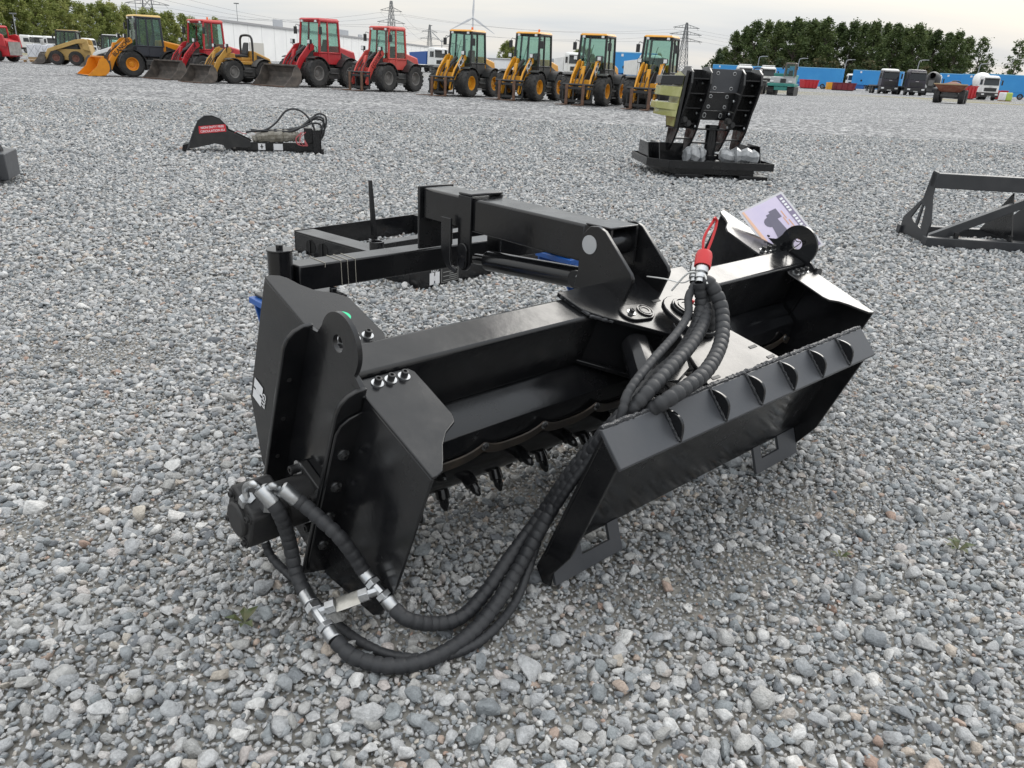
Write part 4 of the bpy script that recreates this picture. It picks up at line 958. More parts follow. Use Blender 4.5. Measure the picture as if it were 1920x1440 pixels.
def tyre_mesh(Ro, w, Ri, lugs=18):
    b = MB(); h = w/2
    b.lathe([(-h*.86, Ri), (-h, Ri + (Ro-Ri)*.35), (-h, Ro*.86), (-h*.82, Ro*.955), (-h*.5, Ro*.965), (h*.5, Ro*.965), (h*.82, Ro*.955), (h, Ro*.86), (h, Ri + (Ro-Ri)*.35), (h*.86, Ri)], (0, 0, 0), (0, 1, 0), 40)
    for k in range(lugs):
        for s_ in (-1, 1):
            a0 = 2*math.pi*(k + (.5 if s_ > 0 else 0))/lugs; da = 2*math.pi/lugs*.27; sk = .9*2*math.pi/lugs
            def P(an, r, y): return (r*math.cos(an), y, r*math.sin(an))
            b.hexa([P(a0-da, Ro*.94, 0.02*s_*w), P(a0+da, Ro*.94, .02*s_*w), P(a0+da-sk, Ro*.92, s_*h*1.0), P(a0-da-sk, Ro*.92, s_*h*1.0),
                    P(a0-da, Ro, 0.02*s_*w), P(a0+da, Ro, .02*s_*w), P(a0+da-sk, Ro*.975, s_*h*1.02), P(a0-da-sk, Ro*.975, s_*h*1.02)])
    return b.mesh('tyre', TYRE, 30)
def rim_mesh(Ri, w, m_):
    b = MB(); h = w/2
    for s_ in (-1, 1): b.lathe([(s_*h*.84, Ri*1.0), (s_*h*.90, Ri*1.02), (s_*h*.88, Ri*.92), (s_*h*.30, Ri*.84), (s_*h*.22, Ri*.50), (s_*h*.40, Ri*.42), (s_*h*.42, Ri*.22), (s_*h*.5, Ri*.20), (s_*h*.5, 0)], (0, 0, 0), (0, 1, 0), 28)
    return b.mesh('rim', m_, 30)
WM = {}
def wheel(root, x, y, Ro, w, m_, Ri=None, name='wheel', steer=0, lugs=18):
    Ri = Ri or Ro*.50; key = (Ro, w, Ri, m_.name, lugs)
    if key not in WM: WM[key] = (tyre_mesh(Ro, w, Ri, lugs), rim_mesh(Ri, w, m_))
    t = bpy.data.objects.new(name, WM[key][0]); col.objects.link(t); t.parent = root; t.location = (x, y, Ro); t.rotation_euler = (0, random.uniform(0, 6), steer)
    r_ = bpy.data.objects.new('rim', WM[key][1]); col.objects.link(r_); r_.parent = t
    return t
def part(root, name, m_, bev=0, smooth=40):
    """context: b = MB(); ...; returns builder"""
    q = MB(); q.fin = lambda: q.build(name, m_, root, bev, smooth); return q
def bucket(root, x, W, m_, sc_=1.0, pitch=0, teeth=True):
    c, s_ = math.cos(pitch), math.sin(pitch)
    def xf(px, py, pz): return (x + (px*c - pz*s_)*sc_, py, .03 + (px*s_ + pz*c)*sc_)
    prof = [(.95, .0), (.55, .0), (.22, .02), (.05, .14), (-.03, .34), (-.02, .55), (.08, .74), (.20, .82)]
    b = MB(xf=xf); h = W/2
    for i in range(len(prof)-1):
        (x0, z0), (x1, z1) = prof[i], prof[i+1]
        b.add([(x0, -h, z0), (x1, -h, z1), (x1, h, z1), (x0, h, z0), (x0-.02, -h, z0-.025), (x1-.025, -h, z1-.01), (x1-.025, h, z1-.01), (x0-.02, h, z0-.025)], [(0, 1, 2, 3), (7, 6, 5, 4), (0, 4, 5, 1), (3, 2, 6, 7)])
    o = b.build('bucket', m_, root, 0, 30)
    for y_ in (-h, h-.02):
        b = MB(xf=xf); b.prism([(z_, x_) for x_, z_ in [(.95, 0), (.55, -.005), (.22, .01), (.05, .14), (-.03, .34), (-.02, .55), (.08, .74), (.20, .82), (.34, .72), (.50, .40)]], 1, y_, y_+.02); b.build('side_plate', m_, o)
    b = MB(xf=xf); b.box((.92, -h, -.02), (1.0, h, .012)); b.build('cutting_edge', BUCK if m_ is not BUCK else RUST, o)
    b = MB(xf=xf); b.box((.14, -h, .80), (.24, h, .86)); b.build('spill_bar', m_, o)
    return o
def forks(root, x, m_, tm, W=1.35, tilt=R(7)):
    b = MB()
    for z_ in (.12, .62): b.box((x, -W/2, z_), (x+.07, W/2, z_+.10))
    for y_ in (-W/2, W/2-.07, -.22, .16): b.box((x-.05, y_, .10), (x+.0, y_+.06, .74))
    b.cyl((x-.02, -W/2, .80), (x-.02, W/2, .80), .045, n=12)
    c_ = b.build('fork_carriage', m_, root, .006)
    for y_ in (-.50, .22):
        b = MB(); b.box((x+.071, y_, .02), (x+.12, y_+.12, .80)); L_ = 1.15
        b.hexa([(x+.071, y_, .005), (x+.12+L_, y_+.03, .02 + L_*math.tan(tilt)*.2), (x+.12+L_, y_+.09, .02 + L_*math.tan(tilt)*.2), (x+.071, y_+.12, .005),
                (x+.071, y_, .055), (x+.12+L_, y_+.03, .04 + L_*math.tan(tilt)*.2), (x+.12+L_, y_+.09, .04 + L_*math.tan(tilt)*.2), (x+.071, y_+.12, .055)])
        b.build('fork_tine', tm, c_, .004)
    return c_
def cab(root, x0, x1, w, z0, zg, z1, fm, rm, lower, roof_t=.10, rake_f=.16, over=.10, glass=GLASS, rounded=False):
    """cab shell: lower panel z0..zg, glazed frame zg..z1, roof"""
    h = w/2; hi = h*.90; xf_, xb = x1, x0
    def lerp(z): return (z - z0)/(z1 - z0)
    def cor(z, fx, sy):                                      # corner at height z
        t = lerp(z); return Vector(((x1 - rake_f*t) if fx else (x0 + .05*t), sy*(h + (hi-h)*t), z))
    b = MB(); b.hexa([tuple(cor(z, fx, sy)) for z in (z0, zg) for fx, sy in ((0, -1), (1, -1), (1, 1), (0, 1))]); c_ = b.build('cab_shell', lower, root, .02)
    b = MB(); r_ = .045
    for fx in (0, 1):
        for sy in (-1, 1): b.rings([cor(zg-.02, fx, sy), cor(z1, fx, sy)], r_*1.15, 8)
    for sy in (-1, 1):
        mid = lambda z: cor(z, 0, sy)*.42 + cor(z, 1, sy)*.58
        b.rings([mid(z0+.05), mid(z1)], r_, 8); b.rings([cor(z1-.03, 0, sy), cor(z1-.03, 1, sy)], r_*1.2, 8); b.rings([cor(zg, 0, sy), cor(zg, 1, sy)], r_*.8, 8)
    for fx in (0, 1): b.rings([cor(z1-.03, fx, -1), cor(z1-.03, fx, 1)], r_*1.4, 8)
    b.build('cab_frame', fm, c_)
    def pane(name, P):
        n_ = (P[1]-P[0]).cross(P[2]-P[0]).normalized()*.006
        q = MB(); q.hexa([tuple(p - n_) for p in P] + [tuple(p + n_) for p in P]); q.build(name, glass, c_, 0, 0)
    pane('windscreen', [cor(zg, 1, -1), cor(zg, 1, 1), cor(z1-.04, 1, 1), cor(z1-.04, 1, -1)])
    pane('rear_window', [cor(zg, 0, 1), cor(zg, 0, -1), cor(z1-.04, 0, -1), cor(z1-.04, 0, 1)])
    for sy in (-1, 1):
        m0 = lambda z: cor(z, 0, sy)*.42 + cor(z, 1, sy)*.58
        pane('side_window', [cor(zg, 0, sy), m0(zg), m0(z1-.05), cor(z1-.05, 0, sy)]); pane('door_window', [m0(zg), cor(zg, 1, sy), cor(z1-.05, 1, sy), m0(z1-.05)])
        q = MB(); q.hexa([tuple(v) for v in (m0(z0+.05) + Vector((0, sy*.008, 0)), cor(z0+.05, 1, sy) + Vector((-.06, sy*.008, 0)), cor(zg-.05, 1, sy) + Vector((-.06, sy*.008, 0)), m0(zg-.05) + Vector((0, sy*.008, 0)),
             m0(z0+.05) + Vector((0, sy*.02, 0)), cor(z0+.05, 1, sy) + Vector((-.06, sy*.02, 0)), cor(zg-.05, 1, sy) + Vector((-.06, sy*.02, 0)), m0(zg-.05) + Vector((0, sy*.02, 0)))]); q.build('door_panel', lower, c_, .006)
    rx0, rx1 = x0 + .05 - over, x1 - rake_f + over*1.3
    q = MB(); q.hexa([(rx0, -hi-over*.5, z1), (rx1, -hi-over*.5, z1), (rx1, hi+over*.5, z1), (rx0, hi+over*.5, z1), (rx0+.06, -hi+.02, z1+roof_t), (rx1-.10, -hi+.02, z1+roof_t*.8), (rx1-.10, hi-.02, z1+roof_t*.8), (rx0+.06, hi-.02, z1+roof_t)]); q.build('roof', rm, c_, .03)
    # seat, wheel, wiper, mirrors, lamps
    xm = (x0+x1)/2; q = MB(); q.box((xm-.32, -.24, zg-.25), (xm+.10, .24, zg-.10)); q.hexa([(xm-.36, -.23, zg-.10), (xm-.22, -.23, zg-.10), (xm-.22, .23, zg-.10), (xm-.36, .23, zg-.10), (xm-.46, -.17, zg+.55), (xm-.36, -.17, zg+.55), (xm-.36, .17, zg+.55), (xm-.46, .17, zg+.55)]); q.build('seat', SEATM, c_, .04)
    q = MB(); pts = [Vector((xm+.32 + .04*math.cos(t), .17*math.sin(t), zg+.12 + .16*math.cos(t))) for t in [2*math.pi*i/18 for i in range(19)]]; q.rings(pts, .014, 6); q.cyl((xm+.45, 0, zg-.35), (xm+.33, 0, zg+.10), .03, n=8); q.build('steering_wheel', PLK, c_)
    for sy in (-1, 1):
        a = cor(z1-.25, 1, sy); q = MB(); q.rings([a, a + Vector((.12, sy*.16, .06)), a + Vector((.14, sy*.20, -.04))], .014, 6); e_ = a + Vector((.14, sy*.20, -.18)); q.box((e_.x-.03, e_.y-.075, e_.z-.15), (e_.x+.03, e_.y+.075, e_.z+.15)); q.build('mirror', PLK, c_, .012)
    for sy in (-.75, .75):
        q = MB(); q.box((rx1-.10, sy*hi-.06, z1-.10), (rx1-.02, sy*hi+.06, z1-.005)); q.build('work_lamp', LENS, c_, .012)
    a = (cor(zg+.05, 1, -.3) + Vector((.02, 0, 0))); q = MB(); q.rings([a, cor(z1-.35, 1, .05) + Vector((.02, 0, 0))], .010, 5); q.build('wiper', PLK, c_)
    return c_
def fender(root, x, y, Rw, w, m_, a0=15, a1=165):
    b = MB(); n = 12; r0, r1 = Rw*1.10, Rw*1.14
    for i in range(n):
        t0, t1 = R(a0 + (a1-a0)*i/n), R(a0 + (a1-a0)*(i+1)/n)
        p = lambda t, r, yy: (x + r*math.cos(t), yy, Rw + r*math.sin(t))
        b.hexa([p(t0, r0, y-w/2), p(t1, r0, y-w/2), p(t1, r0, y+w/2), p(t0, r0, y+w/2), p(t0, r1, y-w/2), p(t1, r1, y-w/2), p(t1, r1, y+w/2), p(t0, r1, y+w/2)])
    return b.build('fender', m_, root, 0, 30)
def loader(label, group, contact, yaw, sc_, bodym, roofm, framem, rimm, armm, tool='fork', toolm=BUCK, Rw=.59, letters=None, lett_m=STICK_K, cabtype='cab', arm_panel=None, beacon=True, hoodm=None, chm=None, lowerm=None, name='wheel_loader', bw=2.0):
    o = empty(name, (0, 0, 0), yaw, label, 'loader', group); o.scale = (sc_,)*3
    cw = Vector((.98, .76, 0))*sc_; rot = Matrix.Rotation(yaw, 3, 'Z'); o.location = Vector((*contact, 0)) - rot @ cw
    chm = chm or DGREY; hoodm = hoodm or bodym
    for x_ in (.98, -.98):
        for y_ in (-.76, .76): wheel(o, x_, y_, Rw, .44, rimm)
    q = part(o, 'front_chassis', chm, .02); q.box((.10, -.42, .42), (1.15, .42, .98)); q.cyl((.98, -.70, Rw), (.98, .70, Rw), .13, n=12); q.fin()
    q = part(o, 'rear_chassis', chm, .02); q.box((-1.60, -.45, .40), (.08, .45, .96)); q.cyl((-.98, -.70, Rw), (-.98, .70, Rw), .13, n=12)
    for s_ in (-1, 1): q.box((-.55, s_*.62-.20, .36), (.30, s_*.62+.20, .80))
    q.fin()
    for s_ in (-1, 1):
        
        for z_ in (.30, .58): q = part(o, 'step', chm, .006); q.box((-.25, s_*.86-.08, z_), (.25, s_*.86+.08, z_+.03)); q.fin()
    for x_ in (.98, -.98):
        for y_ in (-.76, .76): fender(o, x_, y_, Rw, .46, PLK if cabtype == 'cab' else chm, 62 if x_ > 0 else 25, 172 if x_ > 0 else 125)
    # engine hood
    hr_ = .0 if cabtype == 'open' else .22
    q = part(o, 'engine_hood', hoodm, .06); q.hexa([(-1.90, -.50, .85), (-.55, -.58, .85), (-.55, .58, .85), (-1.90, .50, .85), (-1.78, -.44, 1.30 + hr_), (-.60, -.57, 1.66 + hr_*.3), (-.60, .57, 1.66 + hr_*.3), (-1.78, .44, 1.30 + hr_)]); hd = q.fin()
    for s_ in (-1, 1):
        q = part(hd, 'side_grille', PLK, .01); q.hexa([(-1.55, s_*.515, 1.0), (-.80, s_*.565, 1.0), (-.80, s_*.585, 1.0), (-1.55, s_*.545, 1.0), (-1.50, s_*.485, 1.24), (-.80, s_*.555, 1.45), (-.80, s_*.578, 1.45), (-1.50, s_*.515, 1.24)]); q.fin()
    q = part(hd, 'counterweight', chm, .04); q.box((-1.98, -.55, .45), (-1.62, .55, .86)); q.fin()
    if cabtype == 'cab':
        c_ = cab(o, -.68, .62, 1.24, .95, 1.42, 2.72, framem, roofm, lowerm or PLK)
        if beacon:
            q = part(c_, 'beacon', AMBER, .004); q.lathe([(0, .05), (.11, .045), (.13, .03), (.13, 0)], (-.05, .25, 2.80), (0, 0, 1), 12); q.fin()
    else:
        q = part(o, 'platform', bodym, .03); q.box((-.75, -.55, .95), (.55, .55, 1.12)); q.box((-.62, -.36, 1.121), (.0, .36, 1.30)); q.fin()
        q = part(o, 'rollover_bar', PLK, .0); q.rings(spline([(-.60, -.50, 1.10), (-.60, -.50, 2.05), (-.60, -.42, 2.32), (-.60, -.2, 2.40), (-.60, .2, 2.40), (-.60, .42, 2.32), (-.60, .50, 2.05), (-.60, .50, 1.10)], 8), .06, 10); q.fin()
        q = part(o, 'seat', SEATM, .05); q.box((-.50, -.26, 1.30), (.05, .26, 1.45)); q.hexa([(-.52, -.25, 1.45), (-.38, -.25, 1.45), (-.38, .25, 1.45), (-.52, .25, 1.45), (-.64, -.19, 2.05), (-.54, -.19, 2.05), (-.54, .19, 2.05), (-.64, .19, 2.05)]); q.fin()
        q = part(o, 'steering_wheel', PLK); q.rings([Vector((.42 + .06*math.cos(t), .20*math.sin(t), 1.62 + .18*math.cos(t)*.4)) for t in [2*math.pi*i/18 for i in range(19)]], .018, 6); q.cyl((.55, 0, 1.1), (.43, 0, 1.60), .04, n=8); q.fin()
        q = part(o, 'front_console', bodym, .03); q.box((.38, -.30, 1.121), (.66, .30, 1.48)); q.fin()
    # mast, boom arms, cylinders
    q = part(o, 'mast', armm if cabtype != 'cab' or armm is YEL else chm, .01)
    for s_ in (-1, 1): q.prism([(.62, .90), (1.06, .90), (.98, 1.45), (.80, 1.72), (.66, 1.70)] if False else [(.90, .62), (.90, 1.10), (1.40, 1.02), (1.72, .84), (1.70, .68)], 1, s_*.30-.03, s_*.30+.03)
    q.fin()
    prof = [(.70, 1.66), (.80, 1.78), (1.02, 1.72), (1.60, 1.16), (1.86, .72), (1.98, .36), (1.90, .26), (1.78, .30), (1.62, .66), (1.40, .98), (.96, 1.42), (.72, 1.54)]
    for s_ in (-1, 1):
        q = part(o, 'boom_arm', armm, .008); q.prism([(z_, x_) for x_, z_ in prof], 1, s_*.42-.035, s_*.42+.035); a_ = q.fin()
        if arm_panel:
            q = part(a_, 'arm_panel', arm_panel, 0, 0); pp = [(1.02, 1.66), (1.56, 1.13), (1.82, .70), (1.93, .36), (1.86, .31), (1.72, .64), (1.46, .98), (.99, 1.46)]
            q.prism([(z_, x_) for x_, z_ in pp], 1, s_*.4585-.0015, s_*.4585+.0015); q.fin()
        if letters:
            u_ = Vector((.58, 0, -.54)).normalized()*(-1 if s_ > 0 else 1); up_ = Vector((.54, 0, .58))
            text('lettering', letters, .36 if len(letters) < 4 else .25, lett_m, a_, (1.13 if len(letters) < 4 else 1.24, s_*.4625, 1.43 if len(letters) < 4 else 1.31), u_, up_)
    q = part(o, 'cross_beam', armm, .01); q.box((1.46, -.385, .82), (1.62, .385, 1.0)); q.fin()
    q = part(o, 'tilt_cylinder', PLK); q.cyl((.82, 0, 1.62), (1.40, 0, 1.28), .085, n=14); q.fin()
    q = part(o, 'tilt_lever', armm, .01); q.prism([(z_, x_) for x_, z_ in [(1.38, 1.52), (1.50, 1.50), (1.76, .70), (1.66, .66)]], 1, -.07, .07); q.fin()
    q = part(o, 'tilt_rod', ZINC); q.cyl((1.38, 0, 1.30), (1.46, 0, 1.42), .04, n=10); q.cyl((.95, .2, .9), (1.35, .30, 1.0), .045, n=10); q.cyl((.95, -.2, .9), (1.35, -.30, 1.0), .045, n=10); q.fin()
    for s_ in (-1, 1):
        q = part(o, 'headlamp', PLK, .02); q.box((.98, s_*.52-.09, 1.74), (1.10, s_*.52+.09, 1.92)); q.cyl((1.0, s_*.45, 1.5), (1.04, s_*.52, 1.75), .02, n=6); hl = q.fin()
        q = part(hl, 'lens', LENS, .01); q.box((1.102, s_*.52-.07, 1.76), (1.115, s_*.52+.07, 1.90)); q.fin()
    rr = random.Random(int(yaw*100))
    for k in range(3):
        q = part(o, 'hydraulic_hose', HOSE); y_ = -.2 + .18*k; q.rings(spline([(1.05, y_, 1.45), (1.45, y_ + rr.uniform(-.05, .05), 1.32), (1.80, y_, .95), (1.90, y_*1.2, .62), (1.80, y_, .40)], 7), .022, 6); q.fin()
    if tool == 'fork': forks(o, 1.98, PLK, toolm)
    else:
        bucket(o, 2.08, bw, toolm)
        q = part(o, 'quick_hitch', DGREY, .01); q.box((1.85, -.55, .20), (1.95, .55, .70)); q.fin()
    return o
RG = 'wheel loaders parked in a row'
JG = RG
jl = ['yellow wheel loader with forks, leftmost of the four matching yellow ones', 'yellow wheel loader with forks, second from left of four matching yellow ones', 'yellow wheel loader with forks and blue door label, third of four matching ones', 'yellow wheel loader with forks standing right behind the claw grapple']
proto = None
for k, (cx_, cy_, yw) in enumerate(((-2.52, 35.7, -119), (.37, 34.7, -118), (3.04, 33.2, -114), (5.42, 31.9, -113))):
    rot = Matrix.Rotation(R(yw), 3, 'Z')
    if proto is None:
        proto = loader(jl[0], JG, (cx_, cy_), R(yw), .955, YEL, YEL, PLK, YEL, YEL, 'fork', RUST, letters='JCB', lett_m=STICK_W, arm_panel=PLK)
    else:
        o = copy_tree(proto); o['label'] = jl[k]; o.rotation_euler = (0, 0, R(yw)); o.location = Vector((cx_, cy_, 0)) - rot @ (Vector((.98, .76, 0))*.955)
        if k >= 2:
            for ch in list(o.children):
                for g in list(ch.children):
                    if g.name.startswith('beacon'): bpy.data.objects.remove(g)
        if k == 2:
            q = part(o, 'door_label', mat('pale_blue', (.30, .52, .60), .5)); q.box((.64, .10, 1.20), (.655, .42, 1.36)); q.fin()
loader('red wheel loader with round roof and dark bucket beside the open yellow loader', RG, (-9.65, 38.1), R(-122), 1.05, RED, RED, RED, RIMG, RED, 'bucket', BUCK, letters=None, lowerm=RED, beacon=False)
loader('faded red wheel loader with forks next to the yellow loaders', RG, (-6.29, 37.1), R(-121), .965, REDF, REDF, REDF, RIMG, REDF, 'fork', RUST, letters='LOXAM', lett_m=mat('dark_red_print', (.16, .015, .02), .5), lowerm=REDF, beacon=False)
loader('small ochre open loader with rollover bar and no cab', RG, (-13.3, 37.6), R(-124), .86, OCH, OCH, PLK, RIMG, OCH, 'bucket', BUCK, cabtype='open', bw=1.9)
loader('red wheel loader with dark bucket between the orange and the open loader', RG, (-15.6, 39.9), R(-121), .965, RED, REDF, RED, RIMG, RED, 'bucket', BUCK, letters='LOXAM', lett_m=mat('dark_red_print', (.16, .015, .02), .5), lowerm=RED, bw=2.1)
loader('bright orange wheel loader with orange bucket and lettered arm', RG, (-18.8, 39.6), R(-138), .985, ORG, mat('cream_roof', (.66, .45, .16), .5), mat('dark_blue_grey', (.03, .034, .045), .4), ORG, ORG, 'bucket', ORG, letters='BLANCHE', lowerm=mat('dark_blue_grey', (.03, .034, .045), .4), beacon=False, bw=1.95)

def skid(label, loc, yaw, bm_, am, rimm, cabm, sc_=1.0, rear_dirty=False):
    o = empty('skid_steer', (*loc, 0), yaw, label, 'skid steer', 'skid steers at the far left'); o.scale = (sc_,)*3
    for x_ in (.55, -.55):
        for y_ in (-.68, .68): wheel(o, x_, y_, .42, .30, rimm)
    q = part(o, 'lower_body', bm_, .03); q.box((-1.05, -.50, .30), (.80, .50, .95)); q.hexa([(-1.45, -.50, .35), (-1.05, -.50, .35), (-1.05, .50, .35), (-1.45, .50, .35), (-1.35, -.48, 1.20), (-.70, -.48, 1.35), (-.70, .48, 1.35), (-1.35, .48, 1.20)]); q.fin()
    if rear_dirty:
        q = part(o, 'rear_door', mat('primer_grey', (.24, .23, .22), .7, c2=(.36, .35, .33), vscale=4)); q.box((-1.48, -.45, .40), (-1.451, .45, 1.15)); q.fin()
    cab(o, -.70, .55, 1.0, .95, 1.15, 1.98, cabm, am if not rear_dirty else bm_, cabm, roof_t=.06, rake_f=.12, over=.04)
    for s_ in (-1, 1):
        q = part(o, 'lift_arm', am, .02); q.prism([(z_, x_) for x_, z_ in [(-1.30, 1.50), (-1.10, 1.58), (-.60, 1.50), (1.0, .92), (1.35, .30), (1.20, .22), (.86, .74), (-.70, 1.28), (-1.10, 1.30)]], 1, s_*.60-.07, s_*.60+.07); q.fin()
        q = part(o, 'arm_tower', am, .02); q.prism([(z_, x_) for x_, z_ in [(-1.40, .85), (-1.0, .95), (-.98, 1.5), (-1.30, 1.5)]], 1, s_*.60-.06, s_*.60+.06); q.fin()
    bucket(o, 1.20, 1.75, BUCK, .8)
    return o
skid('red skid steer with orange wheels cut off by the left edge', (-36.4, 57.2), R(168), RED, RED, mat('orange_rim', (.62, .13, .03), .5), RED, 1.12, True)
skid('buff yellow skid steer with black cab and bucket at the far left', (-31.2, 56.9), R(-165), CATY, CATY, RIMR, PLK, 1.08)
skid('white and black skid steer beside the buff yellow one', (-27.9, 56.2), R(-160), WHITE, WHITE, RIMG, PLK, 1.0)
# ------------------------------------------------------------------ trucks, trailers and other things across the yard
def truck(label, loc, yaw, cabm, body=None, bodym=None, low=None, sc_=1.0, roofm=None, group='trucks parked across the yard', lamps=True, bar=False):
    o = empty('truck', (*loc, 0), yaw, label, 'truck', group); o.scale = (sc_,)*3
    low = low or PLK
    q = part(o, 'cab', cabm, .08); q.hexa([(.0, -1.22, 1.05), (2.15, -1.22, 1.05), (2.15, 1.22, 1.05), (.0, 1.22, 1.05), (.05, -1.16, 3.25), (1.92, -1.12, 3.20), (1.92, 1.12, 3.20), (.05, 1.16, 3.25)]); c_ = q.fin()
    q = part(c_, 'roof', roofm or cabm, .08); q.hexa([(.0, -1.14, 3.22), (1.85, -1.10, 3.19), (1.85, 1.10, 3.19), (.0, 1.14, 3.22), (.1, -1.0, 3.48), (1.6, -.95, 3.42), (1.6, .95, 3.42), (.1, 1.0, 3.48)]); q.fin()
    q = part(c_, 'windscreen', DGLASS if cabm is not WHITE else mat('dark_screen', (.035, .04, .042), .1), .01, 0); q.hexa([(2.09, -1.05, 2.10), (2.10, -1.05, 2.10), (2.10, 1.05, 2.10), (2.09, 1.05, 2.10), (1.955, -1.0, 2.98), (1.985, -1.0, 2.98), (1.985, 1.0, 2.98), (1.955, 1.0, 2.98)]); q.fin()
    q = part(c_, 'sun_visor', PLK, .01); q.hexa([(2.0, -1.02, 3.0), (2.25, -1.02, 2.98), (2.25, 1.02, 2.98), (2.0, 1.02, 3.0), (1.95, -1.02, 3.16), (2.15, -1.02, 3.10), (2.15, 1.02, 3.10), (1.95, 1.02, 3.16)]); q.fin()
    for s_ in (-1, 1):
        q = part(c_, 'side_window', mat('dark_screen', (.035, .04, .042), .1), 0, 0); q.hexa([(.75, s_*1.185, 2.15), (1.85, s_*1.185, 2.15), (1.85, s_*1.21, 2.15), (.75, s_*1.21, 2.15), (.78, s_*1.165, 2.9), (1.72, s_*1.165, 2.9), (1.72, s_*1.185, 2.9), (.78, s_*1.185, 2.9)]); q.fin()
        q = part(c_, 'mirror', PLK, .03); q.box((2.05, s_*1.45-.10, 2.15), (2.17, s_*1.45+.10, 2.85)); q.cyl((2.0, s_*1.18, 2.85), (2.1, s_*1.45, 2.80), .03, n=6); q.fin()
    q = part(c_, 'grille', PLK, .02); q.box((2.10, -.85, 1.25), (2.19, .85, 1.75)); q.fin()
    q = part(c_, 'badge', ZINC); q.box((2.165, -.22, 1.84), (2.185, .22, 1.92)); q.fin()
    q = part(o, 'bumper', low, .05); q.box((1.2, -1.24, .42), (2.30, 1.24, 1.04)); bp = q.fin()
    for s_ in (-1, 1):
        q = part(bp, 'headlamp', LENS, .02); q.box((2.301, s_*.95-.20, .72), (2.325, s_*.95+.20, .92)); q.fin()
    q = part(bp, 'number_plate', mat('plate_white', (.5, .5, .48), .5)); q.box((2.301, -.28, .50), (2.318, .28, .62)); q.fin()
    q = part(o, 'chassis', DGREY, .02); q.box((-5.2, -.45, .65), (1.9, .45, 1.0)); q.fin()
    for x_ in (1.0, -2.8, -4.1):
        for y_ in (-1.02, 1.02): wheel(o, x_, y_, .52, .36, RIMG, .30, lugs=14)
    if bar:
        q = part(c_, 'light_bar', WHITE); q.cyl((.9, -1.0, 3.62), (.9, 1.0, 3.62), .06, n=8); q.cyl((.9, -.8, 3.4), (.9, -.8, 3.62), .03, n=6); q.cyl((.9, .8, 3.4), (.9, .8, 3.62), .03, n=6); q.fin()
    if body == 'mixer':
        q = part(o, 'mixer_drum', bodym or WHITE); q.lathe([(0, .35), (.35, .85), (1.1, 1.22), (2.0, 1.28), (3.0, 1.05), (4.2, .62), (4.35, .50)], (-.55, 0, 2.15), (-1, 0, .26), 28); q.fin()
        q = part(o, 'drum_frame', DGREY, .02); q.box((-5.0, -.9, 1.0), (-.3, .9, 1.25)); q.box((-4.9, -.5, 1.25), (-4.6, .5, 2.5)); q.fin()
        q = part(o, 'discharge_chute', DGREY, .02); q.hexa([(-5.4, -.35, 1.5), (-4.7, -.35, 2.4), (-4.7, .35, 2.4), (-5.4, .35, 1.5), (-5.5, -.35, 1.6), (-4.8, -.45, 2.6), (-4.8, .45, 2.6), (-5.5, .35, 1.6)]); q.fin()
    elif body == 'tipper':
        q = part(o, 'tipper_body', bodym or WHITE, .03); q.hexa([(-5.3, -1.2, 1.1), (-.3, -1.2, 1.1), (-.3, 1.2, 1.1), (-5.3, 1.2, 1.1), (-5.4, -1.25, 2.7), (-.2, -1.25, 2.9), (-.2, 1.25, 2.9), (-5.4, 1.25, 2.7)]); q.fin()
    elif body == 'flat':
        q = part(o, 'flat_bed', bodym or DGREY, .02); q.box((-5.3, -1.2, 1.01), (-.3, 1.2, 1.2)); q.fin()
    elif body == 'crane':
        q = part(o, 'loader_crane', bodym or RED, .03); q.box((-.75, -.3, 1.0), (-.25, .3, 3.2)); q.hexa([(-.7, -.15, 2.9), (-.4, -.15, 3.2), (-.4, .15, 3.2), (-.7, .15, 2.9), (-4.5, -.12, 2.2), (-4.4, -.12, 2.5), (-4.4, .12, 2.5), (-4.5, .12, 2.2)]); q.fin()
    return o
def K(x, Y):                                                 # bearing of an image column (measured once) times distance
    xs = [0, 160, 285, 400, 440, 720, 735, 887, 1205, 1290, 1375, 1440, 1497, 1560, 1590, 1727, 1840, 1915]
    ks = [-.62, -.52, -.447, -.371, -.347, -.171, -.162, -.066, .135, .19, .237, .285, .319, .349, .376, .462, .533, .572]
    return float(np.interp(x, xs, ks))*Y
BLK_T = mat('black_purple_paint', (.022, .018, .028), .35, c2=(.035, .03, .042), vscale=2)
tow = lambda x, y: math.atan2(-y, -x)                         # yaw that faces the camera
def face(x, y, off=0): return tow(x, y) + R(off)
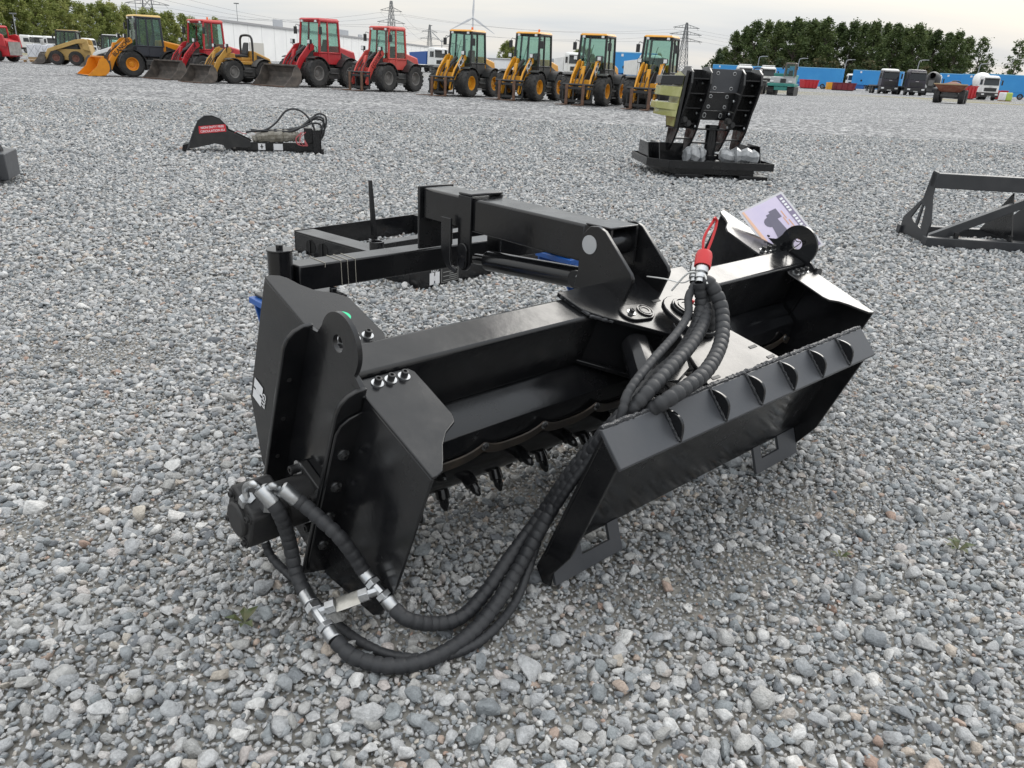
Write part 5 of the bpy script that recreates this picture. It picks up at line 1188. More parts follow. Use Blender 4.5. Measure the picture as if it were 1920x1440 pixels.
for lb, px, Y, off, cm_, bd, bm2, rf_, br in (
    ('dark purple cab truck with white roof edge in front of the trees', 1670, 138, 14, BLK_T, 'flat', None, WHITE, False),
    ('dark purple cab truck right beside its twin with the white roof', 1720, 134, 14, BLK_T, 'flat', None, None, False),
    ('white concrete mixer truck with round white drum at the right', 1862, 122, 18, WHITE, 'mixer', WHITE, None, False),
    ('white truck with black bumper behind the teal dumper', 1438, 112, 8, WHITE, 'tipper', WHITE, None, True),
    ('white truck with red crane arm right behind the grapple', 1400, 112, 10, WHITE, 'crane', RED, None, True),
    ('small white truck between the two big blue trailers', 1603, 185, 10, WHITE, None, None, None, False),
    ('white truck seen between the third and fourth yellow loaders', 1215, 98, 20, WHITE, 'tipper', WHITE, None, False),
    ('white truck seen between the second and third yellow loaders', 1075, 105, 15, WHITE, 'tipper', WHITE, None, False),
    ('truck with blue tipper body behind the faded red loader', 815, 118, 30, WHITE, 'tipper', mat('truck_blue', (.02, .09, .33), .4), None, False),
    ('white truck cab at far left above the red skid steer', 28, 112, 70, WHITE, 'flat', None, None, False),
    ('white truck facing the camera left of the buff skid steer', 58, 115, 10, WHITE, None, None, None, False),
    ('white truck half hidden left of the buff skid steer cab', 80, 114, 20, WHITE, 'tipper', WHITE, None, False),
    ('white truck between the buff and white skid steers', 150, 116, 35, WHITE, 'tipper', WHITE, None, False),
    ('white truck behind the orange loader boom', 200, 122, 60, WHITE, 'flat', WHITE, None, False)):
    x_ = K(px, Y); truck(lb, (x_, Y), face(x_, Y, off), cm_, bd, bm2, sc_=1.1 if cm_ is BLK_T else (.64 if px < 300 else (.82 if 1380 < px < 1450 else .95)), roofm=rf_, bar=br)
# second mixer seen from behind
x_ = K(1758, 150); truck('grey mixer truck seen from behind beside the dark trucks', (x_, 150), face(x_, 150, 176), WHITE, 'mixer', DGREY)

SKYB = mat('trailer_blue', (.035, .27, .62), .4, c2=(.05, .31, .66), vscale=.4)
SKYD = mat('trailer_dark_blue', (.02, .13, .40), .45)
def trailer(label, loc, yaw, L_=13.0, H_=2.9, belly=True, zb=1.15):
    o = empty('blue_trailer', (*loc, 0), yaw, label, 'trailer', 'blue trailers in front of the trees')
    q = part(o, 'box_body', SKYB, .04); q.box((-L_/2, -1.25, zb), (L_/2, 1.25, zb+H_)); bx_ = q.fin()
    q = part(o, 'skirt', SKYB, .02); q.box((-L_/2+.2, -1.22, .42), (L_*.10, 1.22, zb-.002)); q.fin()
    q = part(o, 'equipment_box', SKYD, .02); q.box((L_/2-L_*.27, -1.15, .35), (L_/2-.3, 1.15, zb-.002)); q.fin()
    for x_ in ((-L_/2+2.2, -L_/2+3.5) if L_ > 7 else (-L_/2+1.4,)):
        for y_ in (-1.16, 1.16): wheel(o, x_, y_, .50, .34, RIMG, .28, lugs=14)
    for y_ in (-.95, .95):
        q = part(o, 'support_leg', DGREY, .01); q.box((L_*.16, y_-.08, .0), (L_*.16+.2, y_+.08, zb)); q.fin()
    for s_ in (-1, 1):
        q = part(bx_, 'roof_rail', mat('pale_blue_trim', (.25, .55, .78), .4)); q.box((-L_/2, s_*1.26-.02, zb+H_-.10), (L_/2, s_*1.26+.02, zb+H_+.01)); q.fin()
        q = part(bx_, 'vent', PLK); q.lathe([(0, .20), (.03, .20), (.03, 0)], (L_/2-1.9, s_*1.25, zb+.85), (0, s_, 0), 14); q.fin()
        q = part(bx_, 'marker_panel', STICK_W); q.box((L_/2-1.75, s_*1.265-.01, zb+H_-.6), (L_/2-1.4, s_*1.265+.01, zb+H_-.25)); q.fin()
    return o
for lb, px, Y, yw, ln in (
    ('large blue trailer with black vent behind the red boxes', 1545, 176, 152, 10.6),
    ('blue trailer on legs partly hidden by the dark truck', 1652, 176, 150, 9.6),
    ('blue trailer behind the site dumper', 1796, 168, 150, 5.4),
    ('blue trailer left of the mixer truck', 1834, 162, 150, 4.4),
    ('blue trailer cut off by the right edge', 1945, 150, 150, 11.0),
    ('blue trailer far back above the white trucks, left one', 1392, 200, 168, 12.0),
    ('blue trailer far back above the white trucks, right one', 1462, 205, 168, 7.0),
    ('blue trailer seen between the yellow loaders', 1190, 125, 150, 6.0)):
    trailer(lb, (K(px, Y), Y), R(yw), ln)
# red and dark red boxes on the ground
def redbox(label, loc, yaw, L_, W_, H_, m_, kind='bin'):
    o = empty('skip_box', (*loc, 0), yaw, label, 'container', 'red boxes by the trailers')
    q = part(o, 'box', m_, .03); q.hexa([(-L_/2+.25, -W_/2, .12), (L_/2-.25, -W_/2, .12), (L_/2-.25, W_/2, .12), (-L_/2+.25, W_/2, .12), (-L_/2, -W_/2-.05, H_), (L_/2, -W_/2-.05, H_), (L_/2, W_/2+.05, H_), (-L_/2, W_/2+.05, H_)]); q.fin()
    q = part(o, 'skid_base', DGREY, .01); q.box((-L_/2+.4, -W_/2+.1, 0), (L_/2-.4, W_/2-.1, .118)); q.fin()
    for k in range(4):
        x_ = -L_/2 + .5 + k*(L_-1)/3
        for s_ in (-1, 1):
            q = part(o, 'rib', m_, .01); q.box((x_-.05, s_*(W_/2+.07)-.05, .2), (x_+.05, s_*(W_/2+.07)+.05, H_-.1)); q.fin()
    q = part(o, 'rim', m_, .01)
    for s_ in (-1, 1): q.box((-L_/2-.06, s_*(W_/2+.05)-.06, H_), (L_/2+.06, s_*(W_/2+.05)+.06, H_+.10))
    q.fin(); return o
REDC = mat('container_red', (.50, .02, .03), .5, c2=(.44, .025, .03), vscale=1.5); MAROON = mat('maroon_paint', (.17, .018, .03), .5, c2=(.22, .03, .035), vscale=1.5)
for lb, px, Y, L_, H_, m_, yw in (('bright red box in front of the large blue trailer', 1531, 165, 3.3, 1.55, REDC, 15), ('maroon hopper with yellow end right of the bright red box', 1590, 158, 4.4, 1.3, MAROON, 10),
    ('red container panel behind the site dumper', 1820, 118, 3.2, 1.7, REDC, 28), ('small red box left of the mixer truck', 1843, 140, 2.0, 1.4, REDC, 20), ('red box under the right edge trailer', 1897, 135, 1.6, 1.3, REDC, 20)):
    redbox(lb, (K(px, Y), Y), R(yw), L_, 1.6, H_, m_)
bx = empty('hopper_end', (K(1572, 157), 157, 0), 0, 'yellow end frame of the maroon hopper', 'hopper'); q = part(bx, 'end_plate', YEL, .03); q.box((-.5, -.5, .1), (.35, .5, 1.35)); q.fin()
# wrapped bales at the right edge
for k, (px, m_) in enumerate(((1909, STICK_W), (1921, mat('lime_wrap', (.40, .52, .10), .5)))):
    b = MB(); Y = 118; x_ = K(px, Y); o = empty('wrapped_bale', (x_, Y, 0), R(20), ['white wrapped bale below the right edge trailer', 'lime wrapped bale at the right picture edge'][k], 'bale')
    q = part(o, 'bale_wrap', m_, .12); q.box((-.55, -.5, .08), (.55, .5, 1.15)); q.fin(); q = part(o, 'pallet', mat('pallet_wood', (.36, .24, .12), .8)); q.box((-.55, -.5, 0), (.55, .5, .075)); q.fin()

# tracked dumper and site dumper
TEAL = mat('teal_paint', (.03, .20, .17), .5, c2=(.05, .24, .20), vscale=3); LGREY = mat('light_grey_paint', (.34, .35, .36), .5, c2=(.28, .29, .29), vscale=3)
x_, y_ = 24.1, 79.0
o = empty('tracked_dumper', (x_, y_, 0), face(x_, y_, -8), 'grey and teal tracked dumper with tall narrow cab', 'dumper'); o.scale = (.94, .94, .94)
for s_ in (-1, 1):
    q = part(o, 'crawler_track', TYRE, .03); q.prism([(.0, -1.55), (.0, 1.35), (.30, 1.62), (.62, 1.60), (.80, 1.35), (.80, -1.55), (.55, -1.8), (.2, -1.75)], 1, s_*.98-.32, s_*.98+.32); tk = q.fin()
    for k in range(12): MB().box((-1.5 + k*.26, s_*.98-.33, -.012), (-1.42 + k*.26, s_*.98+.33, .03)).build('track_pad', TYRE, tk)
    for k in range(4): MB().box((1.60, s_*.98-.33, .12 + k*.16), (1.66, s_*.98+.33, .18 + k*.16)).build('track_pad', TYRE, tk)
q = part(o, 'lower_frame', TEAL, .04); q.box((-1.4, -1.28, .82), (1.75, 1.28, 1.10)); q.box((1.0, -.62, .45), (1.66, .62, .815)); q.fin()
q = part(o, 'engine_housing', LGREY, .05); q.hexa([(-.2, -1.15, 1.101), (1.65, -1.15, 1.101), (1.65, 1.15, 1.101), (-.2, 1.15, 1.101), (-.2, -1.1, 1.72), (1.45, -1.05, 1.66), (1.45, 1.05, 1.66), (-.2, 1.1, 1.72)]); eh = q.fin()
q = part(eh, 'grille', PLK, .01); q.box((1.60, -.10, 1.16), (1.68, .42, 1.52)); q.fin()
for y2 in (-.9, .85):
    q = part(eh, 'lamp', LENS, .01); q.box((1.655, y2-.16, 1.20), (1.69, y2+.16, 1.34)); q.fin()
q = part(o, 'dump_body', TEAL, .03); q.hexa([(-2.0, -1.0, 1.11), (-.3, -1.0, 1.11), (-.3, 1.0, 1.11), (-2.0, 1.0, 1.11), (-2.2, -1.1, 1.9), (-.25, -1.1, 2.02), (-.25, .3, 2.02), (-2.2, 1.1, 1.9)]); q.fin()
c_ = cab(o, .25, 1.45, .98, 1.66, 1.76, 2.95, mat('brown_frame', (.15, .12, .10), .6), LGREY, LGREY, roof_t=.05, rake_f=.06, over=.02)
c_.location = (0, .62, 0)
x_, y_ = 40.2, 79.5
o = empty('site_dumper', (x_, y_, 0), face(x_, y_, -6), 'dark four wheel site dumper with rusty red skip', 'dumper')
for yy in (-1.05, 1.05):
    wheel(o, 1.0, yy, .62, .48, DGREY); wheel(o, -1.1, yy, .62, .48, DGREY)
q = part(o, 'chassis', DGREY, .03); q.box((-1.8, -.60, .45), (1.35, .60, .95)); q.box((1.2, -.75, .55), (1.42, .75, .82)); q.cyl((1.0, -1, .62), (1.0, 1, .62), .14, n=10); q.fin()
SKIPR = mat('rusty_red_skip', (.24, .075, .045), .7, c2=(.32, .16, .10), vscale=3)
q = part(o, 'skip', SKIPR, .02); q.hexa([(.0, -.85, .96), (1.35, -.85, 1.0), (1.35, .85, 1.0), (.0, .85, .96), (-.55, -1.25, 1.60), (2.05, -1.38, 1.66), (2.05, 1.38, 1.66), (-.55, 1.25, 1.60)]); sk = q.fin()
q = part(sk, 'skip_rim', mat('buff_rim', (.40, .30, .17), .6), .01); q.box((1.98, -1.42, 1.62), (2.10, 1.42, 1.72)); q.fin()
q = part(sk, 'load', mat('dirt', (.20, .09, .06), .9)); q.hexa([(-.3, -1.05, 1.61), (1.7, -1.1, 1.61), (1.7, 1.1, 1.61), (-.3, 1.05, 1.61), (.3, -.2, 1.92), (.8, -.25, 1.85), (.8, .3, 1.85), (.3, .2, 1.92)]); q.fin()
q = part(o, 'seat', SEATM, .03); q.box((-1.35, -.3, 1.1), (-.9, .3, 1.25)); q.box((-1.45, -.3, 1.25), (-1.35, .3, 1.7)); q.fin()
q = part(o, 'rollover_bar', PLK); q.rings(spline([(-1.5, -.5, .95), (-1.5, -.5, 1.6), (-1.5, -.3, 1.95), (-1.5, .3, 1.95), (-1.5, .5, 1.6), (-1.5, .5, .95)], 6), .05, 8); q.fin()
q = part(o, 'engine_cover', DGREY, .04); q.box((-1.95, -.5, .95), (-1.0, .5, 1.12)); q.fin()
loader('red open loader half hidden behind the claw grapple', 'wheel loaders parked in a row', (22.6, 80.2), R(-108), .95, RED, RED, PLK, RIMG, RED, 'bucket', BUCK, cabtype='open', bw=1.7)

# wrapped white crates and pallets at the far left
WRAP = mat('white_wrap', (.66, .67, .70), .35, c2=(.58, .59, .62), vscale=2, bump=.3, bscale=4); STRAP = mat('grey_strap', (.25, .26, .28), .6); PALW = mat('pallet_wood', (.36, .24, .12), .8)
for k, px in enumerate((43, 56, 68, 80)):
    Y = 72 + k*.5; x_ = K(px, Y); W_ = .62
    o = empty('wrapped_crate', (x_, Y, 0), tow(x_, Y) + R(90), ['leftmost white wrapped crate beside the red skid steer', 'second white wrapped crate from the red skid steer, strapped crosswise', 'third white wrapped crate from the red skid steer', 'white wrapped crate nearest the buff skid steer'][k], 'crate', 'white wrapped crates')
    q = part(o, 'wrapped_load', WRAP, .04); q.box((-W_/2, -.5, .15), (W_/2, .5, 1.15 + .08*(k % 2))); cr_ = q.fin()
    for s_ in (-1, 1):
        q = part(cr_, 'strap', STRAP)
        for yy in (-.503, .503): q.rings([(-W_/2*s_, yy, .2), (W_/2*s_, yy, 1.12)], .012, 5)
        q.fin()
    q = part(o, 'pallet', PALW); q.box((-W_/2, -.5, 0), (W_/2, .5, .148)); q.fin()
for k, (px, Y) in enumerate(((56, 62), (28, 60))):
    x_ = K(px, Y); o = empty('wooden_pallet', (x_, Y, 0), R(25), ['empty wooden pallet in front of the white crates', 'small wooden pallet behind the red skid steer wheel'][k], 'pallet', 'loose wooden pallets')
    for i in range(5): MB().box((-.6, -.5 + i*.22, .12), (.6, -.36 + i*.22, .145)).build('board', PALW, o)
    for i in range(3): MB().box((-.6 + i*.55, -.5, 0), (-.5 + i*.55, .52, .119)).build('bearer', PALW, o)

# ------------------------------------------------------------------ warehouse and low white hall
WALL = mat('white_cladding', (.84, .84, .83), .55, c2=(.78, .78, .78), vscale=.3)
def hall(name, label, A_, B_, H_, depth_dir, dep, doors, units, trim=True):
    o = empty(name, (*A_, 0), 0, label, 'building')
    a, b_ = Vector((0, 0, 0)), Vector((B_[0]-A_[0], B_[1]-A_[1], 0)); dd = Vector((*depth_dir, 0)).normalized()*dep
    L_ = (b_-a).length; u_ = (b_-a).normalized(); n_ = Vector((u_.y, -u_.x, 0))
    if n_.dot(Vector((-A_[0], -A_[1], 0))) < 0: n_ = -n_
    Z = Vector((0, 0, 1))
    q = part(o, 'wall', WALL); q.hexa([tuple(v) for v in (a, b_, b_+dd, a+dd, a+Z*H_, b_+Z*H_, b_+dd+Z*H_, a+dd+Z*H_)]); w_ = q.fin()
    q = part(o, 'roof', mat('grey_roof', (.30, .30, .31), .7)); q.hexa([tuple(v) for v in (a+n_*.3+Z*H_, b_+n_*.3+Z*H_, b_+dd+Z*H_, a+dd+Z*H_, a+n_*.3+Z*(H_+.4), b_+n_*.3+Z*(H_+.4), b_+dd+Z*(H_+.8), a+dd+Z*(H_+.8))]); rf_ = q.fin()
    nb = int(L_/6)
    for i in range(1, nb):
        q = part(w_, 'panel_joint', mat('joint_grey', (.52, .52, .52), .6)); p = a + u_*(L_*i/nb); q.hexa([tuple(v) for v in (p, p+u_*.10, p+u_*.10+n_*.02, p+n_*.02, p+Z*H_, p+u_*.10+Z*H_, p+u_*.10+n_*.02+Z*H_, p+n_*.02+Z*H_)]); q.fin()
    for t, wd_, z0, z1, m_ in doors:
        p = a + u_*(L_*t); q = part(o, 'door', m_); q.hexa([tuple(v) for v in (p+Z*z0, p+u_*wd_+Z*z0, p+u_*wd_+n_*.06+Z*z0, p+n_*.06+Z*z0, p+Z*z1, p+u_*wd_+Z*z1, p+u_*wd_+n_*.06+Z*z1, p+n_*.06+Z*z1)]); q.fin()
    for t, s_, h_ in units:
        p = a + u_*(L_*t) + dd*.06; q = part(rf_, 'roof_unit', mat('unit_grey', (.36, .38, .41), .5)); q.hexa([tuple(v) for v in (p+Z*(H_+.4), p+u_*s_+Z*(H_+.4), p+u_*s_+dd.normalized()*2+Z*(H_+.4), p+dd.normalized()*2+Z*(H_+.4), p+Z*(H_+.4+h_), p+u_*s_+Z*(H_+.4+h_), p+u_*s_+dd.normalized()*2+Z*(H_+.4+h_), p+dd.normalized()*2+Z*(H_+.4+h_))]); q.fin()
    return o
DOORM = mat('roller_door', (.50, .48, .44), .6)
hall('warehouse', 'long white warehouse with roof units behind the red loaders', (-58, 158), (-35, 335), 6.6, (-.36, 1), 60, [(.07, 6.5, 0, 3.4, DOORM), (.30, 2.5, 0, 2.6, WHITE), (.72, 6, 0, 2.6, DOORM)], [(.14, 5, 1.5), (.22, 5, 1.2), (.36, 9, 1.4), (.46, 3, .8)])
hall('low_hall', 'low white hall on the horizon behind the yellow loaders', (K(900, 330), 330), (K(1180, 300), 300), 3.6, (.1, 1), 25, [(.3, 4, 0, 2.8, DOORM)], [(.5, 4, .8)])

# ------------------------------------------------------------------ pylons, poles, lamps, turbine
GALV = mat('galvanised', (.28, .29, .30), .6); GALVD = mat('galvanised_dark', (.16, .165, .17), .6)
def pylon(label, loc, H_, arms, yaw=0.0, w0=5.0, r=.16, legs=True):
    o = empty('power_pylon', (*loc, 0), yaw, label, 'pylon', 'power pylons'); q = part(o, 'lattice_tower', GALVD); n = 9
    lv = [(H_*(1 - (1 - i/n)**1.25), (w0*(1 - i/n)**1.15 + .9)/2) for i in range(n+1)]
    for i in range(n):
        (z0, h0), (z1, h1) = lv[i], lv[i+1]; C0 = [(-h0, -h0), (h0, -h0), (h0, h0), (-h0, h0)]; C1 = [(-h1, -h1), (h1, -h1), (h1, h1), (-h1, h1)]
        for k in range(4):
            q.cyl((*C0[k], z0), (*C1[k], z1), r, n=4, cap=False); q.cyl((*C0[k], z0), (*C1[(k+1) % 4], z1), r*.6, n=4, cap=False); q.cyl((*C0[(k+1) % 4], z0), (*C1[k], z1), r*.6, n=4, cap=False); q.cyl((*C1[k], z1), (*C1[(k+1) % 4], z1), r*.6, n=4, cap=False)
    q.fin(); ends = []
    for z_, L_ in arms:
        q = part(o, 'crossarm', GALVD)
        for s_ in (-1, 1):
            for dy_ in (-.5, .5): q.cyl((s_*.5, dy_, z_), (s_*L_, 0, z_), r*.8, n=4); q.cyl((s_*.4, dy_, z_+2.0), (s_*L_, 0, z_), r*.6, n=4)
            for t in (.3, .55, .8): q.cyl((s_*L_*t, 0, z_), (s_*L_*t, 0, z_+2.0*(1-t)), r*.5, n=4); q.cyl((s_*L_*t, 0, z_), (s_*L_*.92, 0, z_-1.2) if t > .7 else (s_*L_*(t+.2), 0, z_), r*.4, n=4)
            ends.append((s_*L_, z_-1.2))
        q.fin()
    return o, ends
PY = [pylon('tall lattice pylon above the orange loader cab', (K(285, 400), 400), 36, [(20.5, 9.5), (27, 7.5)], R(20), 6.5), pylon('lattice pylon behind the faded red loader', (K(735, 480), 480), 32, [(27, 7), (21, 9), (15, 10)], R(40), 5),
      pylon('thin distant pylon right of the faded red loader', (K(806, 800), 800), 34, [(28, 8), (22, 10)], R(30), 5, .2), pylon('pylon top showing above the fourth yellow loader roof', (K(1278, 560), 560), 33, [(30, 9), (26, 11), (22, 12)], R(10), 6, .22),
      pylon('pale distant pylon near the right edge', (K(1908, 700), 700), 26, [(22, 8), (15, 8), (9, 8)], R(15), 4, .2)]
def wire(p, q_, sag, parent):
    mi = parent.matrix_basis.inverted(); P_ = [Vector(p) + (Vector(q_)-Vector(p))*t - Vector((0, 0, sag*4*t*(1-t))) for t in [i/20 for i in range(21)]]
    MB().rings([mi @ v for v in P_], .045, 4, False).build('power_line', GALVD, parent)
bpy.context.view_layer.update()
for a_, b_ in ((0, 1), (1, 2), (1, 3), (3, 4)):
    for (x0, z0), (x1, z1) in list(zip(PY[a_][1], PY[b_][1]))[:4]:
        wire(PY[a_][0].matrix_basis @ Vector((x0, 0, z0)), PY[b_][0].matrix_basis @ Vector((x1, 0, z1)), 5, PY[a_][0])
for (x0, z0) in PY[0][1]: wire(PY[0][0].matrix_basis @ Vector((x0, 0, z0)), (-420, 330, 26), 4, PY[0][0])
# substation posts
for k, (px, top) in enumerate(((829, 18), (843, 15), (850, 16), (858, 15), (867, 14), (873, 19), (1096, 16), (1103, 14))):
    Y = 380; o = empty('substation_post', (K(px, Y), Y, 0), 0, 'thin grey substation post on the horizon, %s from the left' % ('portal', 'first', 'second', 'third', 'fourth', 'fifth', 'sixth', 'seventh')[k], 'post', 'substation posts'); q = part(o, 'post', GALV); q.cyl((0, 0, 0), (0, 0, top*.62), .28, .18, 6); q.fin()
    if k == 0:
        o['label'] = 'substation portal with two slanted arms on the horizon'; del o['group']
        q = part(o, 'arms', GALV); q.cyl((0, 0, 10), (-4.5, 0, 14), .2, n=5); q.cyl((0, 0, 10), (4.5, 0, 14), .2, n=5); q.cyl((-5, 0, 8.5), (5, 0, 8.5), .15, n=5); q.fin()
    else:
        q = part(o, 'crossbar', GALV); q.box((-1.0, -.1, top*.6), (1.0, .1, top*.6+.3)); q.fin()
# street lamps on the right, light masts on the left
for k, (px, Y, H_) in enumerate(((1422, 205, 6.3), (1497, 205, 6.3), (1588, 200, 6.4), (1723, 190, 6.8), (1837, 180, 6.4))):
    o = empty('street_lamp', (K(px, Y), Y, 0), R(-8), ['grey street lamp above the white trucks', 'grey street lamp left of the large blue trailer', 'grey street lamp behind the large blue trailer', 'grey street lamp behind the dark trucks', 'grey street lamp left of the mixer truck'][k], 'street lamp', 'curved street lamps')
    q = part(o, 'pole', GALV); q.rings(spline([(0, 0, 0), (0, 0, H_*.6), (.05, 0, H_-.4), (.4, 0, H_), (1.2, 0, H_+.12)], 6), [.10]*25, 7); q.fin()
    q = part(o, 'lamp_head', LGREY, .03); q.box((1.15, -.14, H_+.06), (2.0, .14, H_+.20)); q.fin()
for k, (px, Y, H_) in enumerate(((261, 200, 12.0), (20, 190, 7.0), (447, 260, 15.0), (808, 420, 18.0))):
    o = empty('light_mast', (K(px, Y), Y, 0), 0, ['slim light mast left of the orange loader cab', 'light mast in front of the left trees', 'light mast above the warehouse roof corner', 'distant floodlight mast beside the thin pylon'][k], 'light mast', 'slim light masts')
    q = part(o, 'pole', GALV); q.cyl((0, 0, 0), (0, 0, H_), .13, .08, 7); q.fin()
    q = part(o, 'lamp_bar', GALVD); q.box((-.75, -.15, H_), (.75, .15, H_+.28)); q.fin()
Y = 1500; o = empty('wind_turbine', (K(886, Y), Y, 0), 0, 'white wind turbine standing behind the first yellow loader cab', 'wind turbine')
TURB = mat('turbine_white', (.62, .63, .65), .5)
q = part(o, 'tower', TURB); q.cyl((0, 0, 0), (0, 0, 76), 2.2, 1.4, 14); q.fin(); q = part(o, 'nacelle', TURB, .3); q.box((-1.8, -3, 75), (1.8, 7, 79)); q.fin()
for an in (88, 208, 328):
    d_ = Vector((math.cos(R(an)), 0, math.sin(R(an)))); p_ = Vector((-d_.z, 0, d_.x)); c0 = Vector((0, -4.2, 77)); q = part(o, 'blade', TURB)
    P8 = []
    for t, w_, th in ((2, 1.1, 1.0), (10, 2.0, .5), (46, .35, .12)):
        P8.append([c0 + d_*t - p_*w_, c0 + d_*t - p_*w_*.2 + Vector((0, th, 0)), c0 + d_*t + p_*w_, c0 + d_*t - Vector((0, th, 0))])
    q.add([tuple(v) for r_ in P8 for v in r_], [(i*4+k, i*4+(k+1) % 4, i*4+4+(k+1) % 4, i*4+4+k) for i in range(2) for k in range(4)] + [(3, 2, 1, 0), (8, 9, 10, 11)]); q.fin()
q = part(o, 'hub', TURB); q.lathe([(0, 1.8), (1.5, 1.7), (3, 0)], (0, -3, 77), (0, -1, 0), 12); q.fin()

# ------------------------------------------------------------------ trees
def leaf_mat(name, c0, c1, c2):
    m_ = bpy.data.materials.new(name); m_.use_nodes = True; t = m_.node_tree; p = t.nodes['Principled BSDF']; l = t.links
    p.inputs['Roughness'].default_value = .65; p.inputs['Specular IOR Level'].default_value = .25
    ge = t.nodes.new('ShaderNodeNewGeometry'); nz_ = t.nodes.new('ShaderNodeTexNoise'); nz_.inputs['Scale'].default_value = .33; nz_.inputs['Detail'].default_value = 3; l.new(ge.outputs['Position'], nz_.inputs['Vector'])
    oi = t.nodes.new('ShaderNodeObjectInfo'); ad_ = t.nodes.new('ShaderNodeMath'); ad_.operation = 'MULTIPLY_ADD'; ad_.inputs[1].default_value = .22; l.new(oi.outputs['Random'], ad_.inputs[0]); l.new(nz_.outputs['Fac'], ad_.inputs[2])
    ri = t.nodes.new('ShaderNodeMath'); ri.operation = 'MULTIPLY_ADD'; ri.inputs[1].default_value = .30; l.new(ge.outputs['Random Per Island'], ri.inputs[0]); l.new(ad_.outputs[0], ri.inputs[2])
    cr_ = t.nodes.new('ShaderNodeValToRGB'); e_ = cr_.color_ramp.elements; e_[0].position = .48; e_[0].color = (*c0, 1); e_[1].position = 1.0; e_[1].color = (*c2, 1); k = e_.new(.72); k.color = (*c1, 1)
    l.new(ri.outputs[0], cr_.inputs['Fac']); l.new(cr_.outputs[0], p.inputs['Base Color'])
    tr = t.nodes.new('ShaderNodeBsdfTranslucent'); l.new(cr_.outputs[0], tr.inputs[0]); ms = t.nodes.new('ShaderNodeMixShader'); ms.inputs[0].default_value = .3
    l.new(p.outputs[0], ms.inputs[1]); l.new(tr.outputs[0], ms.inputs[2]); l.new(ms.outputs[0], t.nodes['Material Output'].inputs['Surface'])
    return m_
LEAF_A = leaf_mat('acacia_leaves', (.11, .14, .035), (.21, .245, .065), (.33, .34, .12)); LEAF_B = leaf_mat('poplar_leaves', (.045, .070, .026), (.080, .115, .040), (.14, .175, .065)); LEAF_C = leaf_mat('shrub_leaves', (.035, .058, .028), (.06, .088, .038), (.13, .105, .05))
BARK = mat('bark', (.075, .06, .048), .9, c2=(.11, .09, .075), vscale=2)
def tree_meshes(seed, H_, W_, trunk, nblob, nleaf, ls, lm, taper=.5, open_=.0):
    """one tapered trunk with limbs and a crown of leaf faces gathered in uneven clumps"""
    rr = random.Random(seed); tb_ = MB(); lean = Vector((rr.uniform(-.4, .4), rr.uniform(-.4, .4), 0))
    spine = [Vector((0, 0, 0)) + lean*(t*t) + Vector((0, 0, H_*.9*t)) for t in [i/6 for i in range(7)]]
    tb_.rings(spine, [H_*.016*(1-.85*t/6) + .02 for t in range(7)], 7)
    blobs = []
    for i in range(nblob):
        t = trunk + (1-trunk)*(i + rr.random())/nblob; an = rr.uniform(0, 6.28)
        env = W_/2*(math.sin(math.pi*min(1, ((t-trunk)/(1-trunk))**taper*.93 + .07)))**.7
        rad = env*math.sqrt(rr.uniform(.12, 1)); c = lean*(t*t) + Vector((rad*math.cos(an), rad*math.sin(an), H_*t)); blobs.append((c, W_*rr.uniform(.10, .20)))
        base = lean*(t*t) + Vector((0, 0, max(H_*trunk*.8, c.z - rad*rr.uniform(.5, 1.1)))); mid = base*.5 + c*.5 + Vector((0, 0, .15*rad)); tb_.rings([base, mid, c], [H_*.006, H_*.004, .015], 5)
    lf = MB(); V = []; Fc = []
    for k in range(nleaf):
        c, br = rr.choice(blobs); d_ = Vector((rr.gauss(0, 1), rr.gauss(0, 1), rr.gauss(0, .8)))
        d_ = d_.normalized()*br*rr.uniform(.35, 1.15) if rr.random() > open_ else d_*br*.9
        p = c + d_; u_ = Vector((rr.gauss(0, 1), rr.gauss(0, 1), rr.gauss(0, .6))).normalized(); v_ = u_.cross(Vector((rr.gauss(0, 1), rr.gauss(0, 1), rr.gauss(0, 1)))).normalized(); s_ = ls*rr.uniform(.6, 1.3)
        n0 = len(V); V += [tuple(p - u_*s_), tuple(p + v_*s_*.55), tuple(p + u_*s_), tuple(p - v_*s_*.55)]; Fc.append((n0, n0+1, n0+2, n0+3))
    lf.add(V, Fc)
    return tb_.mesh('trunk', BARK, 60), lf.mesh('crown', lm, 0)
def plant(name, label, cat, loc, ms, s_, rz, group=None, sz=1.0, cn='crown'):
    o = empty(name, (*loc, 0), rz, label, cat, group); o.scale = (s_, s_, s_*sz)
    for nm, me_ in zip(('trunk', cn), ms):
        c = bpy.data.objects.new(nm, me_); col.objects.link(c); c.parent = o
    return o
TA = [tree_meshes(10+i, 13, 8.0, .20, 36, 3200, .34, LEAF_A, .7) for i in range(5)]
TB = [tree_meshes(30+i, 20, 9.2, .20, 56, 4300, .42, LEAF_B, .60) for i in range(5)]
TS = [tree_meshes(50+i, 17, 5.5, .34, 20, 1100, .40, LEAF_B, .8, .4) for i in range(2)]
TC = [tree_meshes(60+i, 5, 6.5, .05, 26, 1500, .34, LEAF_C, .5) for i in range(3)]
rr = random.Random(5)
ordw = ['first', 'second', 'third', 'fourth', 'fifth', 'sixth', 'seventh', 'eighth', 'ninth', 'tenth', 'eleventh', 'twelfth', 'thirteenth', 'fourteenth', 'fifteenth', 'sixteenth', 'seventeenth', 'eighteenth', 'nineteenth', 'twentieth', 'twenty-first', 'twenty-second', 'twenty-third', 'twenty-fourth', 'twenty-fifth', 'twenty-sixth']
n_ = 25
